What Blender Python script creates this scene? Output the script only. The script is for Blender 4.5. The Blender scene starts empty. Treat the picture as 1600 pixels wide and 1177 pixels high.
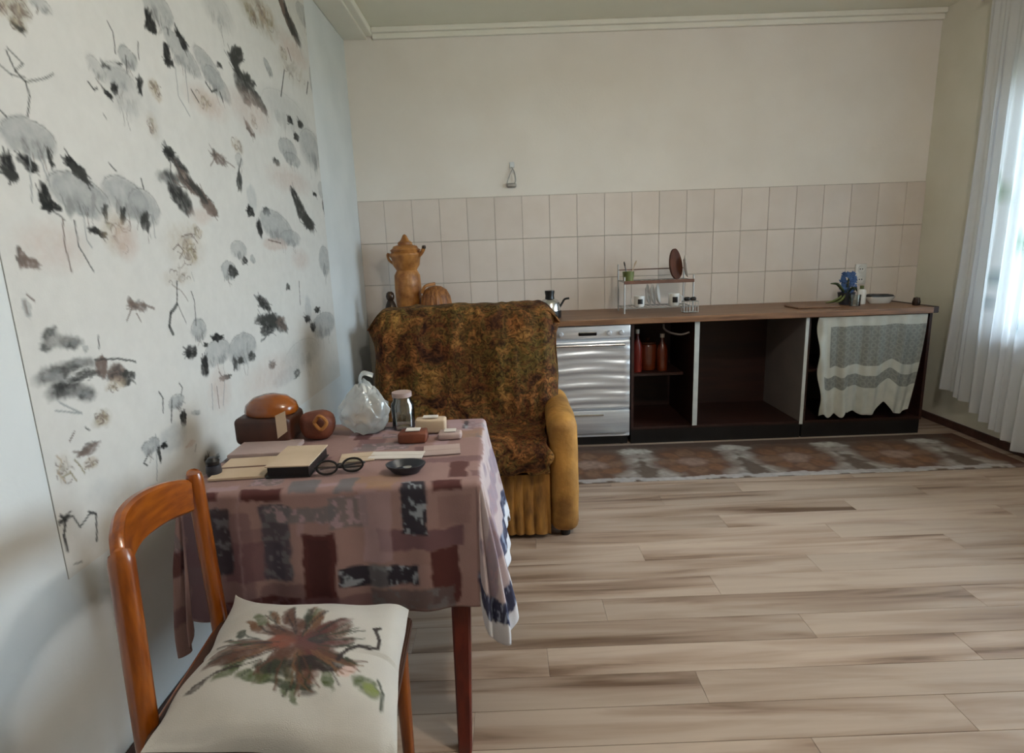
import bpy, bmesh, math, random
import numpy as np
from mathutils import Vector, Matrix, noise

random.seed(7)
rng = np.random.default_rng(7)
SC = bpy.context.scene
COL = SC.collection

# ------------------------------------------------------------------ camera, sky, exposure
cam_data = bpy.data.cameras.new('camera')
cam_data.sensor_fit = 'HORIZONTAL'
cam_data.sensor_width = 36.0
cam_data.lens = 20.7
cam_data.clip_start = 0.02
cam = bpy.data.objects.new('camera', cam_data)
COL.objects.link(cam)
cam.matrix_world = Matrix((
    (0.999311077, 0.036991392, -0.003001406, 0.0),
    (-0.010631561, 0.207847008, -0.978103569, 0.0),
    (-0.035557579, 0.977461640, 0.208097094, 1.32),
    (0, 0, 0, 1)))
SC.camera = cam

SC.view_settings.view_transform = 'Standard'
SC.view_settings.look = 'None'
SC.view_settings.exposure = 2.6
SC.view_settings.gamma = 1.0
SC.view_settings.use_curve_mapping = False

world = bpy.data.worlds.new('sky')
SC.world = world
world.use_nodes = True
wn = world.node_tree
wn.nodes['Background'].inputs[0].default_value = (0.70, 0.845, 1.0, 1)
wn.nodes['Background'].inputs[1].default_value = 2.9

def light_area(name, loc, rot, sx, sy, power, color=(1, 1, 1), portal=False):
    d = bpy.data.lights.new(name, 'AREA')
    d.shape = 'RECTANGLE'; d.size = sx; d.size_y = sy
    d.energy = power; d.color = color
    o = bpy.data.objects.new(name, d); COL.objects.link(o)
    o.location = loc; o.rotation_euler = rot
    if portal:
        d.cycles.is_portal = True
    return o

LX, LY = 1.1, 1.0
# room numbers
XL, XR, YB, YF, ZC = -1.06, 3.07, 4.45, -3.0, 2.84
# window openings in the right wall: (y0, y1, z0, z1)
WIN = [(1.45, 3.66, 0.72, 2.25)]
for k, (y0, y1, z0, z1) in enumerate(WIN):
    light_area('sky_portal', (XR + 0.13, (y0 + y1) / 2, (z0 + z1) / 2), (0, math.pi / 2, 0), z1 - z0, y1 - y0, 1, portal=True)

# ------------------------------------------------------------------ helpers
def link_mesh(name, me, parent=None, mats=()):
    o = bpy.data.objects.new(name, me)
    COL.objects.link(o)
    for m in (mats if isinstance(mats, (list, tuple)) else [mats]):
        if m is not None and len(me.materials) < 8 and m.name not in [x.name for x in me.materials if x]:
            me.materials.append(m)
    if parent is not None:
        o.parent = parent
    return o

def obj(name, bm, mat, parent=None, smooth=False):
    me = bpy.data.meshes.new(name)
    bmesh.ops.recalc_face_normals(bm, faces=bm.faces)
    if parent is not None:
        w = world_of(parent)
        bm.transform(w.inverted())
    bm.to_mesh(me); bm.free()
    if smooth:
        me.polygons.foreach_set('use_smooth', [True] * len(me.polygons))
        try:
            me.set_sharp_from_angle(angle=math.radians(smooth if smooth is not True else 40))
        except Exception:
            pass
    return link_mesh(name, me, parent, mat)

def world_of(o):
    m = Matrix.LocRotScale(o.location, o.rotation_euler, o.scale)
    return world_of(o.parent) @ m if o.parent else m

def thing(name, label, cat, loc=(0, 0, 0), rotz=0, group=None):
    o = bpy.data.objects.new(name, None)
    o.empty_display_size = 0.05
    COL.objects.link(o)
    o.location = loc; o.rotation_euler = (0, 0, rotz)
    tag(o, label, cat, group)
    return o

def tag(o, label, cat, group=None):
    o['label'] = label; o['category'] = cat
    if group: o['group'] = group
    return o

def struct(o):
    o['kind'] = 'structure'
    return o

def box(bm, x0, x1, y0, y1, z0, z1, bev=0.0, seg=1):
    t = bmesh.new()
    bmesh.ops.create_cube(t, size=1)
    for v in t.verts:
        v.co = Vector(((x0 + x1) / 2 + v.co.x * (x1 - x0), (y0 + y1) / 2 + v.co.y * (y1 - y0), (z0 + z1) / 2 + v.co.z * (z1 - z0)))
    if bev > 0:
        bmesh.ops.bevel(t, geom=list(t.edges), offset=bev, segments=seg, affect='EDGES', profile=0.5)
    merge(bm, t)

def merge(bm, t, M=None):
    if M is not None: t.transform(M)
    me = bpy.data.meshes.new('tmp')
    t.to_mesh(me); t.free()
    bm.from_mesh(me)
    bpy.data.meshes.remove(me)

def softbox(bm, x0, x1, y0, y1, z0, z1, bev, cuts=5, amp=0.0, sc=6.0, seed=0):
    """rounded, subdivided box with a little lumpiness"""
    t = bmesh.new()
    bmesh.ops.create_cube(t, size=1)
    for v in t.verts:
        v.co = Vector(((x0 + x1) / 2 + v.co.x * (x1 - x0), (y0 + y1) / 2 + v.co.y * (y1 - y0), (z0 + z1) / 2 + v.co.z * (z1 - z0)))
    bmesh.ops.bevel(t, geom=list(t.edges), offset=bev, segments=4, affect='EDGES', profile=0.5)
    for _ in range(cuts):
        es = [e for e in t.edges if e.calc_length() > 0.05]
        if not es: break
        bmesh.ops.subdivide_edges(t, edges=es, cuts=1, use_grid_fill=True)
    if amp:
        for v in t.verts:
            v.co += noise.noise_vector(v.co * sc + Vector((seed, seed * 2, 0))) * amp
    bmesh.ops.triangulate(t, faces=[f for f in t.faces if len(f.verts) > 4])
    merge(bm, t)

def lathe(bm, prof, center=(0, 0, 0), seg=24, sx=1, sy=1, ribs=0, ribamp=0.0):
    """prof: list of (r, z); closed with caps at r=0"""
    rings = []
    cx, cy, cz = center
    for r, z in prof:
        if r < 1e-5:
            rings.append([bm.verts.new((cx, cy, cz + z))])
        else:
            ring = []
            for i in range(seg):
                a = 2 * math.pi * i / seg
                rr = r * (1 + ribamp * math.cos(ribs * a)) if ribs else r
                ring.append(bm.verts.new((cx + rr * math.cos(a) * sx, cy + rr * math.sin(a) * sy, cz + z)))
            rings.append(ring)
    for a, b in zip(rings[:-1], rings[1:]):
        if len(a) == 1 and len(b) == 1: continue
        for i in range(seg):
            j = (i + 1) % seg
            if len(a) == 1: bm.faces.new((a[0], b[i], b[j]))
            elif len(b) == 1: bm.faces.new((a[i], a[j], b[0]))
            else: bm.faces.new((a[i], a[j], b[j], b[i]))

def tube(bm, pts, r, seg=8, cap=True):
    """swept round tube; r float or list; elliptical when r item is (a,b)"""
    pts = [Vector(p) for p in pts]
    n = len(pts)
    rs = r if isinstance(r, (list, tuple)) and len(r) == n else [r] * n
    rings = []
    up = Vector((0, 0, 1))
    prev = None
    for i, p in enumerate(pts):
        d = (pts[min(i + 1, n - 1)] - pts[max(i - 1, 0)]).normalized()
        if prev is None:
            a = d.cross(up)
            if a.length < 1e-3: a = d.cross(Vector((0, 1, 0)))
            a.normalize()
        else:
            a = prev - d * prev.dot(d)
            a.normalize()
        prev = a
        b = d.cross(a)
        ra, rb = rs[i] if isinstance(rs[i], (list, tuple)) else (rs[i], rs[i])
        rings.append([bm.verts.new(p + a * ra * math.cos(2 * math.pi * k / seg) + b * rb * math.sin(2 * math.pi * k / seg)) for k in range(seg)])
    for u, v in zip(rings[:-1], rings[1:]):
        for k in range(seg):
            bm.faces.new((u[k], u[(k + 1) % seg], v[(k + 1) % seg], v[k]))
    if cap:
        bm.faces.new(rings[0][::-1]); bm.faces.new(rings[-1])

def smooth_path(pts, k=6):
    """Catmull-Rom through points"""
    P = [Vector(p) for p in pts]
    out = []
    for i in range(len(P) - 1):
        p0, p1, p2, p3 = P[max(i - 1, 0)], P[i], P[i + 1], P[min(i + 2, len(P) - 1)]
        for j in range(k):
            t = j / k
            out.append(0.5 * ((2 * p1) + (p2 - p0) * t + (2 * p0 - 5 * p1 + 4 * p2 - p3) * t * t + (3 * p1 - p0 - 3 * p2 + p3) * t ** 3))
    out.append(P[-1])
    return out

def ribbon(bm, pts, wdir_h, th, hvec=Vector((0, 0, 1))):
    """board swept along pts; wdir_h = list of heights, th = thickness, board stands along hvec"""
    pts = [Vector(p) for p in pts]; n = len(pts); rings = []
    for i, p in enumerate(pts):
        d = (pts[min(i + 1, n - 1)] - pts[max(i - 1, 0)]).normalized()
        h = hvec
        s = d.cross(h).normalized()
        H = wdir_h[i] / 2; T = th / 2; c = min(T, H) * 0.55
        prof = [(-T + c, -H), (T - c, -H), (T, -H + c), (T, H - c), (T - c, H), (-T + c, H), (-T, H - c), (-T, -H + c)]
        rings.append([bm.verts.new(p + s * a + h * b) for a, b in prof])
    for u, v in zip(rings[:-1], rings[1:]):
        for k in range(8):
            bm.faces.new((u[k], u[(k + 1) % 8], v[(k + 1) % 8], v[k]))
    bm.faces.new(rings[0][::-1]); bm.faces.new(rings[-1])

def grid_mesh(name, P, mat, parent=None, cols=None, thick=0.0, smooth=True, closed=False):
    """P: (nv, nu, 3) world array; cols: (nv, nu, 3) linear colours -> attribute 'paint'"""
    nv, nu = P.shape[:2]
    idx = np.arange(nv * nu).reshape(nv, nu)
    F = np.stack([idx[:-1, :-1], idx[:-1, 1:], idx[1:, 1:], idx[1:, :-1]], -1).reshape(-1, 4)
    me = bpy.data.meshes.new(name)
    V = P.reshape(-1, 3)
    if parent is not None:
        w = np.array(world_of(parent).inverted())
        V = V @ w[:3, :3].T + w[:3, 3]
    me.vertices.add(len(V)); me.vertices.foreach_set('co', V.astype(np.float32).ravel())
    me.loops.add(F.size); me.loops.foreach_set('vertex_index', F.astype(np.int32).ravel())
    me.polygons.add(len(F)); me.polygons.foreach_set('loop_start', np.arange(0, F.size, 4, dtype=np.int32))
    me.update(calc_edges=True)
    if smooth: me.polygons.foreach_set('use_smooth', np.ones(len(F), dtype=bool))
    if cols is not None:
        at = me.color_attributes.new('paint', 'FLOAT_COLOR', 'POINT')
        c = np.ones((len(V), 4), dtype=np.float32); c[:, :3] = cols.reshape(-1, 3)
        at.data.foreach_set('color', c.ravel())
    me.validate()
    o = link_mesh(name, me, parent, mat)
    if thick:
        s = o.modifiers.new('thickness', 'SOLIDIFY'); s.thickness = thick; s.offset = 0
    return o

def lin(r, g, b):
    f = lambda c: (c / 255 / 12.92) if c <= 10 else ((c / 255 + 0.055) / 1.055) ** 2.4
    return (f(r), f(g), f(b))

# ------------------------------------------------------------------ materials
def new_mat(name):
    m = bpy.data.materials.new(name); m.use_nodes = True
    nt = m.node_tree
    return m, nt, nt.nodes['Principled BSDF']

def mat(name, c1, c2=None, scale=8, rough=0.6, metal=0.0, bump=0.0, bscale=None, stretch=(1, 1, 1), spec=0.5, rand=False,
        detail=4, lo=0.35, hi=0.65, coat=0.0, sheen=0.0):
    m, nt, p = new_mat(name)
    N, L = nt.nodes, nt.links
    p.inputs['Roughness'].default_value = rough
    p.inputs['Metallic'].default_value = metal
    p.inputs['Specular IOR Level'].default_value = spec
    if coat: p.inputs['Coat Weight'].default_value = coat; p.inputs['Coat Roughness'].default_value = 0.12
    if sheen: p.inputs['Sheen Weight'].default_value = sheen
    tc = N.new('ShaderNodeTexCoord'); mp = N.new('ShaderNodeMapping')
    mp.inputs['Scale'].default_value = stretch
    L.new(tc.outputs['Object'], mp.inputs['Vector'])
    if rand:
        oi = N.new('ShaderNodeObjectInfo'); ml = N.new('ShaderNodeMath'); ml.operation = 'MULTIPLY'; ml.inputs[1].default_value = 37.0
        L.new(oi.outputs['Random'], ml.inputs[0])
        L.new(ml.outputs[0], mp.inputs['Location'])
    nz = N.new('ShaderNodeTexNoise'); nz.inputs['Scale'].default_value = scale; nz.inputs['Detail'].default_value = detail
    L.new(mp.outputs[0], nz.inputs['Vector'])
    cr = N.new('ShaderNodeValToRGB')
    cr.color_ramp.elements[0].position = lo; cr.color_ramp.elements[1].position = hi
    cr.color_ramp.elements[0].color = (*c1, 1); cr.color_ramp.elements[1].color = (*(c2 or c1), 1)
    L.new(nz.outputs['Fac'], cr.inputs[0])
    out = cr.outputs[0]
    if rand:
        hs = N.new('ShaderNodeHueSaturation'); mr = N.new('ShaderNodeMapRange')
        mr.inputs['To Min'].default_value = 0.86; mr.inputs['To Max'].default_value = 1.12
        L.new(oi.outputs['Random'], mr.inputs[0]); L.new(mr.outputs[0], hs.inputs['Value'])
        L.new(out, hs.inputs['Color']); out = hs.outputs[0]
    L.new(out, p.inputs['Base Color'])
    if bump:
        b = N.new('ShaderNodeBump'); b.inputs['Strength'].default_value = bump; b.inputs['Distance'].default_value = 0.01
        nb = N.new('ShaderNodeTexNoise'); nb.inputs['Scale'].default_value = bscale or scale * 3; nb.inputs['Detail'].default_value = 5
        L.new(mp.outputs[0], nb.inputs['Vector']); L.new(nb.outputs['Fac'], b.inputs['Height'])
        L.new(b.outputs[0], p.inputs['Normal'])
    return m

def paint_mat(name, rough=0.8, bump=0.15, bscale=300, mult=(1, 1, 1), sheen=0.0):
    """colour comes from the painted print stored on the mesh"""
    m, nt, p = new_mat(name)
    N, L = nt.nodes, nt.links
    a = N.new('ShaderNodeAttribute'); a.attribute_name = 'paint'
    nz = N.new('ShaderNodeTexNoise'); nz.inputs['Scale'].default_value = 25; nz.inputs['Detail'].default_value = 5
    tc = N.new('ShaderNodeTexCoord'); L.new(tc.outputs['Object'], nz.inputs['Vector'])
    mr = N.new('ShaderNodeMapRange'); mr.inputs['To Min'].default_value = 0.93; mr.inputs['To Max'].default_value = 1.07
    L.new(nz.outputs['Fac'], mr.inputs[0])
    mx = N.new('ShaderNodeMix'); mx.data_type = 'RGBA'; mx.blend_type = 'MULTIPLY'; mx.inputs[0].default_value = 1
    L.new(a.outputs['Color'], mx.inputs[6]); L.new(mr.outputs[0], mx.inputs[7])
    L.new(mx.outputs[2], p.inputs['Base Color'])
    p.inputs['Roughness'].default_value = rough
    p.inputs['Specular IOR Level'].default_value = 0.25
    if sheen: p.inputs['Sheen Weight'].default_value = sheen
    if bump:
        nb = N.new('ShaderNodeTexNoise'); nb.inputs['Scale'].default_value = bscale
        L.new(tc.outputs['Object'], nb.inputs['Vector'])
        b = N.new('ShaderNodeBump'); b.inputs['Strength'].default_value = bump; b.inputs['Distance'].default_value = 0.003
        L.new(nb.outputs['Fac'], b.inputs['Height']); L.new(b.outputs[0], p.inputs['Normal'])
    return m

def glass_mat(name, tint=(0.95, 0.98, 0.97), gloss=0.12, haze=0.0):
    m, nt, p = new_mat(name)
    N, L = nt.nodes, nt.links
    tr = N.new('ShaderNodeBsdfTransparent'); tr.inputs[0].default_value = (*tint, 1)
    gl = N.new('ShaderNodeBsdfGlossy'); gl.inputs['Roughness'].default_value = 0.05
    fr = N.new('ShaderNodeFresnel'); fr.inputs[0].default_value = 1.45
    ad = N.new('ShaderNodeMath'); ad.operation = 'ADD'; ad.inputs[1].default_value = gloss * 0.3
    L.new(fr.outputs[0], ad.inputs[0])
    mx = N.new('ShaderNodeMixShader')
    L.new(ad.outputs[0], mx.inputs[0]); L.new(tr.outputs[0], mx.inputs[1]); L.new(gl.outputs[0], mx.inputs[2])
    out = mx.outputs[0]
    if haze:
        df = N.new('ShaderNodeBsdfDiffuse'); df.inputs[0].default_value = (0.8, 0.82, 0.82, 1)
        tl = N.new('ShaderNodeBsdfTranslucent'); tl.inputs[0].default_value = (0.8, 0.82, 0.82, 1)
        m1 = N.new('ShaderNodeMixShader'); m1.inputs[0].default_value = 0.5
        L.new(df.outputs[0], m1.inputs[1]); L.new(tl.outputs[0], m1.inputs[2])
        m2 = N.new('ShaderNodeMixShader'); m2.inputs[0].default_value = haze
        L.new(out, m2.inputs[1]); L.new(m1.outputs[0], m2.inputs[2]); out = m2.outputs[0]
    L.new(out, nt.nodes['Material Output'].inputs[0])
    return m

M = {}
M['plaster'] = mat('plaster', lin(227, 219, 209), lin(232, 225, 216), 3, 0.9, bump=0.08, bscale=60)
M['plaster_white'] = mat('plaster_white', lin(205, 208, 208), lin(214, 216, 216), 3, 0.85, bump=0.06, bscale=60)
M['plaster_right'] = mat('plaster_right', lin(212, 207, 188), lin(218, 213, 196), 3, 0.85, bump=0.06, bscale=60)
M['ceiling'] = mat('ceiling_paint', lin(228, 225, 208), lin(233, 230, 214), 2, 0.95, bump=0.05, bscale=50)
M['cornice'] = mat('cornice_paint', lin(230, 227, 214), lin(236, 232, 220), 4, 0.8)
M['grout'] = mat('grout', lin(182, 171, 160), lin(194, 184, 172), 30, 0.95)
M['tile'] = mat('tile_glaze', lin(214, 201, 190), lin(219, 207, 197), 5, 0.38, rand=True, bump=0.02)
M['tile'].node_tree.nodes['Map Range'].inputs['To Min'].default_value = 0.95
M['tile'].node_tree.nodes['Map Range'].inputs['To Max'].default_value = 1.03
M['grout_floor'] = mat('floor_gap', lin(60, 48, 38), lin(70, 58, 46), 30, 0.9)
M['dark_trim'] = mat('dark_trim', lin(58, 36, 30), lin(75, 50, 42), 20, 0.5)
M['white_frame'] = mat('white_frame', lin(225, 226, 226), lin(232, 232, 232), 5, 0.4)
M['pane'] = glass_mat('window_pane')
M['chair_wood'] = mat('chair_wood', lin(118, 54, 8), lin(154, 80, 15), 9, 0.28, stretch=(6, 6, 0.8), coat=0.5)
M['chair_wood_rail'] = mat('chair_wood_rail', lin(120, 55, 8), lin(158, 82, 15), 9, 0.28, stretch=(6, 0.9, 6), coat=0.5)
M['red_wood'] = mat('red_wood', lin(84, 22, 12), lin(106, 34, 18), 9, 0.35, stretch=(6, 6, 0.8), coat=0.3)
M['seat_dark'] = mat('seat_dark', lin(60, 34, 22), lin(75, 44, 28), 10, 0.6)
M['worktop'] = mat('worktop_laminate', lin(92, 62, 42), lin(144, 104, 74), 5, 0.42, stretch=(0.7, 9, 9), detail=6, lo=0.3, hi=0.7)
M['cab_dark'] = mat('cabinet_dark', lin(36, 16, 11), lin(50, 23, 15), 4, 0.5, stretch=(0.6, 6, 6))
M['cab_side'] = mat('cabinet_side', lin(110, 102, 98), lin(120, 110, 104), 4, 0.55)
M['cab_edge'] = mat('cabinet_edge', lin(176, 180, 176), lin(190, 192, 188), 12, 0.5)
M['black'] = mat('black_plastic', lin(16, 15, 15), lin(24, 22, 22), 12, 0.35)
M['steel'] = mat('brushed_steel', lin(206, 210, 216), lin(228, 231, 236), 4, 0.34, metal=0.7, stretch=(0.4, 5, 14), bump=0.05, bscale=12)
M['steel_plain'] = mat('polished_steel', lin(200, 200, 200), lin(215, 215, 215), 4, 0.18, metal=1.0)
M['enamel'] = mat('white_enamel', lin(205, 206, 210), lin(218, 219, 222), 4, 0.3, coat=0.3)
M['display'] = mat('dark_display', lin(10, 10, 12), lin(16, 16, 18), 4, 0.12)
M['amber'] = mat('amber_glazed', lin(84, 28, 10), lin(112, 46, 16), 7, 0.2, coat=0.6)
M['red_plastic'] = mat('red_plastic', lin(104, 26, 20), lin(128, 40, 30), 6, 0.3)
M['white_ceramic'] = mat('white_ceramic', lin(215, 212, 206), lin(224, 221, 216), 5, 0.2, coat=0.4)
M['wire'] = mat('coated_wire', lin(150, 146, 140), lin(168, 164, 158), 10, 0.35, metal=0.4)
M['shelf_brown'] = mat('shelf_brown', lin(96, 62, 48), lin(116, 78, 60), 10, 0.5)
M['brown_board'] = mat('brown_board', lin(64, 28, 10), lin(86, 42, 16), 8, 0.8, stretch=(5, 5, 0.8))
M['leaf'] = mat('leaf', lin(34, 44, 28), lin(58, 74, 34), 14, 0.45)
M['leaf_pale'] = mat('leaf_pale', lin(84, 92, 44), lin(112, 116, 62), 14, 0.5)
M['petal_blue'] = mat('petal_blue', lin(34, 62, 112), lin(66, 100, 150), 18, 0.6)
M['pot_dark'] = mat('pot_dark', lin(34, 36, 44), lin(46, 46, 54), 10, 0.4)
M['glass'] = glass_mat('clear_glass', (0.9, 0.93, 0.92), 0.25)
M['plastic_film'] = glass_mat('plastic_film', (0.93, 0.95, 0.95), 0.5, haze=0.42)
M['gold'] = mat('golden_brown', lin(132, 78, 30), lin(184, 124, 62), 16, 0.45, bump=0.3, bscale=40)
M['gold_ribbed'] = mat('ribbed_brown', lin(106, 60, 26), lin(160, 102, 48), 20, 0.55, stretch=(4, 4, 0.7), bump=0.3, bscale=30)
M['bronze'] = mat('dark_bronze', lin(50, 36, 28), lin(72, 54, 42), 12, 0.25, metal=0.5)
M['paper_edge'] = mat('wallpaper_cut_edge', lin(168, 166, 160), lin(180, 178, 172), 20, 0.9)
M['paper'] = mat('paper_beige', lin(186, 164, 140), lin(200, 178, 154), 7, 0.8)
M['paper_grey'] = mat('paper_grey', lin(160, 140, 136), lin(182, 160, 154), 7, 0.55)
M['paper_white'] = mat('paper_white', lin(205, 198, 192), lin(216, 208, 202), 7, 0.7)
M['box_brown'] = mat('box_brown', lin(48, 25, 17), lin(74, 38, 24), 9, 0.4)
M['pouch_red'] = mat('pouch_reddish', lin(92, 44, 28), lin(124, 66, 42), 12, 0.55, bump=0.3, bscale=30)
M['amber_lid'] = mat('amber_lid', lin(112, 54, 10), lin(164, 88, 22), 6, 0.22, coat=0.6)
M['lens'] = glass_mat('spectacle_lens', (0.75, 0.78, 0.76), 0.3)
M['skirt'] = mat('gold_velvet', lin(104, 68, 24), lin(168, 118, 50), 9, 0.75, stretch=(3, 3, 0.7), bump=0.25, bscale=50)
M['arm'] = mat('gold_velvet_arm', lin(122, 82, 30), lin(184, 132, 60), 7, 0.72, bump=0.35, bscale=40)
M['lamp_glow'] = None
m_, nt_, p_ = new_mat('lamp_glow')
p_.inputs['Emission Color'].default_value = (1, 0.95, 0.88, 1); p_.inputs['Emission Strength'].default_value = 26.0
M['lamp_glow'] = m_

def throw_mat():
    m, nt, p = new_mat('tapestry_throw')
    N, L = nt.nodes, nt.links
    tc = N.new('ShaderNodeTexCoord')
    def noise_(s, d=5, dist=0.0):
        n = N.new('ShaderNodeTexNoise'); n.inputs['Scale'].default_value = s; n.inputs['Detail'].default_value = d
        n.inputs['Distortion'].default_value = dist
        L.new(tc.outputs['Object'], n.inputs['Vector']); return n
    n1 = noise_(9, 3, 1.5); n2 = noise_(34, 4, 2.0); n3 = noise_(3.2, 2)
    r1 = N.new('ShaderNodeValToRGB'); e = r1.color_ramp.elements
    e[0].position = 0.30; e[0].color = (*lin(48, 28, 16), 1)
    e[1].position = 0.70; e[1].color = (*lin(138, 106, 60), 1)
    for pos, c in ((0.42, lin(92, 60, 32)), (0.50, lin(84, 70, 36)), (0.58, lin(116, 80, 44))):
        k = e.new(pos); k.color = (*c, 1)
    L.new(n1.outputs['Fac'], r1.inputs[0])
    r2 = N.new('ShaderNodeValToRGB'); e = r2.color_ramp.elements
    e[0].position = 0.36; e[0].color = (0.22, 0.19, 0.15, 1); e[1].position = 0.64; e[1].color = (1.5, 1.45, 1.4, 1)
    L.new(n2.outputs['Fac'], r2.inputs[0])
    mx = N.new('ShaderNodeMix'); mx.data_type = 'RGBA'; mx.blend_type = 'MULTIPLY'; mx.inputs[0].default_value = 0.85
    L.new(r1.outputs[0], mx.inputs[6]); L.new(r2.outputs[0], mx.inputs[7])
    r3 = N.new('ShaderNodeValToRGB'); e = r3.color_ramp.elements
    e[0].position = 0.40; e[0].color = (1.0, 0.78, 0.72, 1); e[1].position = 0.62; e[1].color = (1.05, 1.1, 0.9, 1)
    L.new(n3.outputs['Fac'], r3.inputs[0])
    m3 = N.new('ShaderNodeMix'); m3.data_type = 'RGBA'; m3.blend_type = 'MULTIPLY'; m3.inputs[0].default_value = 1
    L.new(mx.outputs[2], m3.inputs[6]); L.new(r3.outputs[0], m3.inputs[7])
    L.new(m3.outputs[2], p.inputs['Base Color'])
    p.inputs['Roughness'].default_value = 0.85
    p.inputs['Specular IOR Level'].default_value = 0.2
    b = N.new('ShaderNodeBump'); b.inputs['Strength'].default_value = 0.5; b.inputs['Distance'].default_value = 0.006
    L.new(n2.outputs['Fac'], b.inputs['Height']); L.new(b.outputs[0], p.inputs['Normal'])
    return m
M['throw'] = throw_mat()

def plank_mat():
    m, nt, p = new_mat('laminate_plank')
    N, L = nt.nodes, nt.links
    tc = N.new('ShaderNodeTexCoord'); oi = N.new('ShaderNodeObjectInfo')
    ml = N.new('ShaderNodeMath'); ml.operation = 'MULTIPLY'; ml.inputs[1].default_value = 61.0
    L.new(oi.outputs['Random'], ml.inputs[0])
    def nz(sc, stretch, det, dist=0.0):
        mp = N.new('ShaderNodeMapping'); mp.inputs['Scale'].default_value = stretch
        L.new(tc.outputs['Object'], mp.inputs['Vector']); L.new(ml.outputs[0], mp.inputs['Location'])
        n = N.new('ShaderNodeTexNoise'); n.inputs['Scale'].default_value = sc; n.inputs['Detail'].default_value = det
        n.inputs['Distortion'].default_value = dist
        L.new(mp.outputs[0], n.inputs['Vector']); return n
    a = nz(1.0, (1.1, 13, 1), 5, 0.6); c = nz(1.0, (2.5, 60, 1), 6)
    r = N.new('ShaderNodeValToRGB'); e = r.color_ramp.elements
    e[0].position = 0.30; e[0].color = (*lin(104, 80, 63), 1)
    e[1].position = 0.58; e[1].color = (*lin(172, 152, 136), 1)
    k = e.new(0.42); k.color = (*lin(150, 127, 110), 1)
    L.new(a.outputs['Fac'], r.inputs[0])
    r2 = N.new('ShaderNodeMapRange'); r2.inputs['To Min'].default_value = 0.88; r2.inputs['To Max'].default_value = 1.1
    L.new(c.outputs['Fac'], r2.inputs[0])
    mx = N.new('ShaderNodeMix'); mx.data_type = 'RGBA'; mx.blend_type = 'MULTIPLY'; mx.inputs[0].default_value = 1
    L.new(r.outputs[0], mx.inputs[6]); L.new(r2.outputs[0], mx.inputs[7])
    hs = N.new('ShaderNodeHueSaturation'); mr = N.new('ShaderNodeMapRange')
    mr.inputs['To Min'].default_value = 0.86; mr.inputs['To Max'].default_value = 1.07
    L.new(oi.outputs['Random'], mr.inputs[0]); L.new(mr.outputs[0], hs.inputs['Value']); L.new(mx.outputs[2], hs.inputs['Color'])
    L.new(hs.outputs[0], p.inputs['Base Color'])
    p.inputs['Roughness'].default_value = 0.42
    p.inputs['Specular IOR Level'].default_value = 0.35
    return m
M['plank'] = plank_mat()

def sheer_mat():
    m, nt, p = new_mat('sheer_voile')
    N, L = nt.nodes, nt.links
    tr = N.new('ShaderNodeBsdfTransparent'); tr.inputs[0].default_value = (0.97, 0.98, 1, 1)
    tl = N.new('ShaderNodeBsdfTranslucent'); df = N.new('ShaderNodeBsdfDiffuse')
    a = N.new('ShaderNodeAttribute'); a.attribute_name = 'paint'
    L.new(a.outputs['Color'], tl.inputs[0]); L.new(a.outputs['Color'], df.inputs[0])
    m1 = N.new('ShaderNodeMixShader'); m1.inputs[0].default_value = 0.5
    L.new(df.outputs[0], m1.inputs[1]); L.new(tl.outputs[0], m1.inputs[2])
    m2 = N.new('ShaderNodeMixShader'); m2.inputs[0].default_value = 0.72
    L.new(tr.outputs[0], m2.inputs[1]); L.new(m1.outputs[0], m2.inputs[2])
    L.new(m2.outputs[0], nt.nodes['Material Output'].inputs[0])
    return m
M['sheer'] = sheer_mat()
M['wallpaper'] = paint_mat('wallpaper_print', 0.75, 0.1, 200)
M['cloth'] = paint_mat('printed_tablecloth', 0.7, 0.2, 400)
M['cushion'] = paint_mat('printed_cushion', 0.85, 0.3, 500, sheen=0.2)
M['rug'] = paint_mat('woven_rug', 0.95, 0.5, 350)
M['lace'] = paint_mat('lace_cloth', 0.9, 0.4, 250)

# ------------------------------------------------------------------ painting of flat print
PAL = {'grey': lin(146, 147, 146), 'dark': lin(56, 56, 53), 'black': lin(32, 32, 31), 'olive': lin(122, 110, 74), 'pink': lin(190, 170, 160),
       'tan': lin(170, 154, 132), 'brown': lin(112, 96, 88), 'pale': lin(184, 184, 182)}

def value_noise(shape, cell, seed):
    r = np.random.default_rng(seed)
    h, w = shape
    gh, gw = int(h / cell) + 3, int(w / cell) + 3
    g = r.random((gh, gw))
    y = np.arange(h) / cell; x = np.arange(w) / cell
    yi = y.astype(int); xi = x.astype(int)
    fy = (y - yi); fx = (x - xi)
    fy = fy * fy * (3 - 2 * fy); fx = fx * fx * (3 - 2 * fx)
    a = g[yi][:, xi]; b = g[yi][:, xi + 1]; c = g[yi + 1][:, xi]; d = g[yi + 1][:, xi + 1]
    FX = fx[None, :]; FY = fy[:, None]
    return (a * (1 - FX) + b * FX) * (1 - FY) + (c * (1 - FX) + d * FX) * FY

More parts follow.
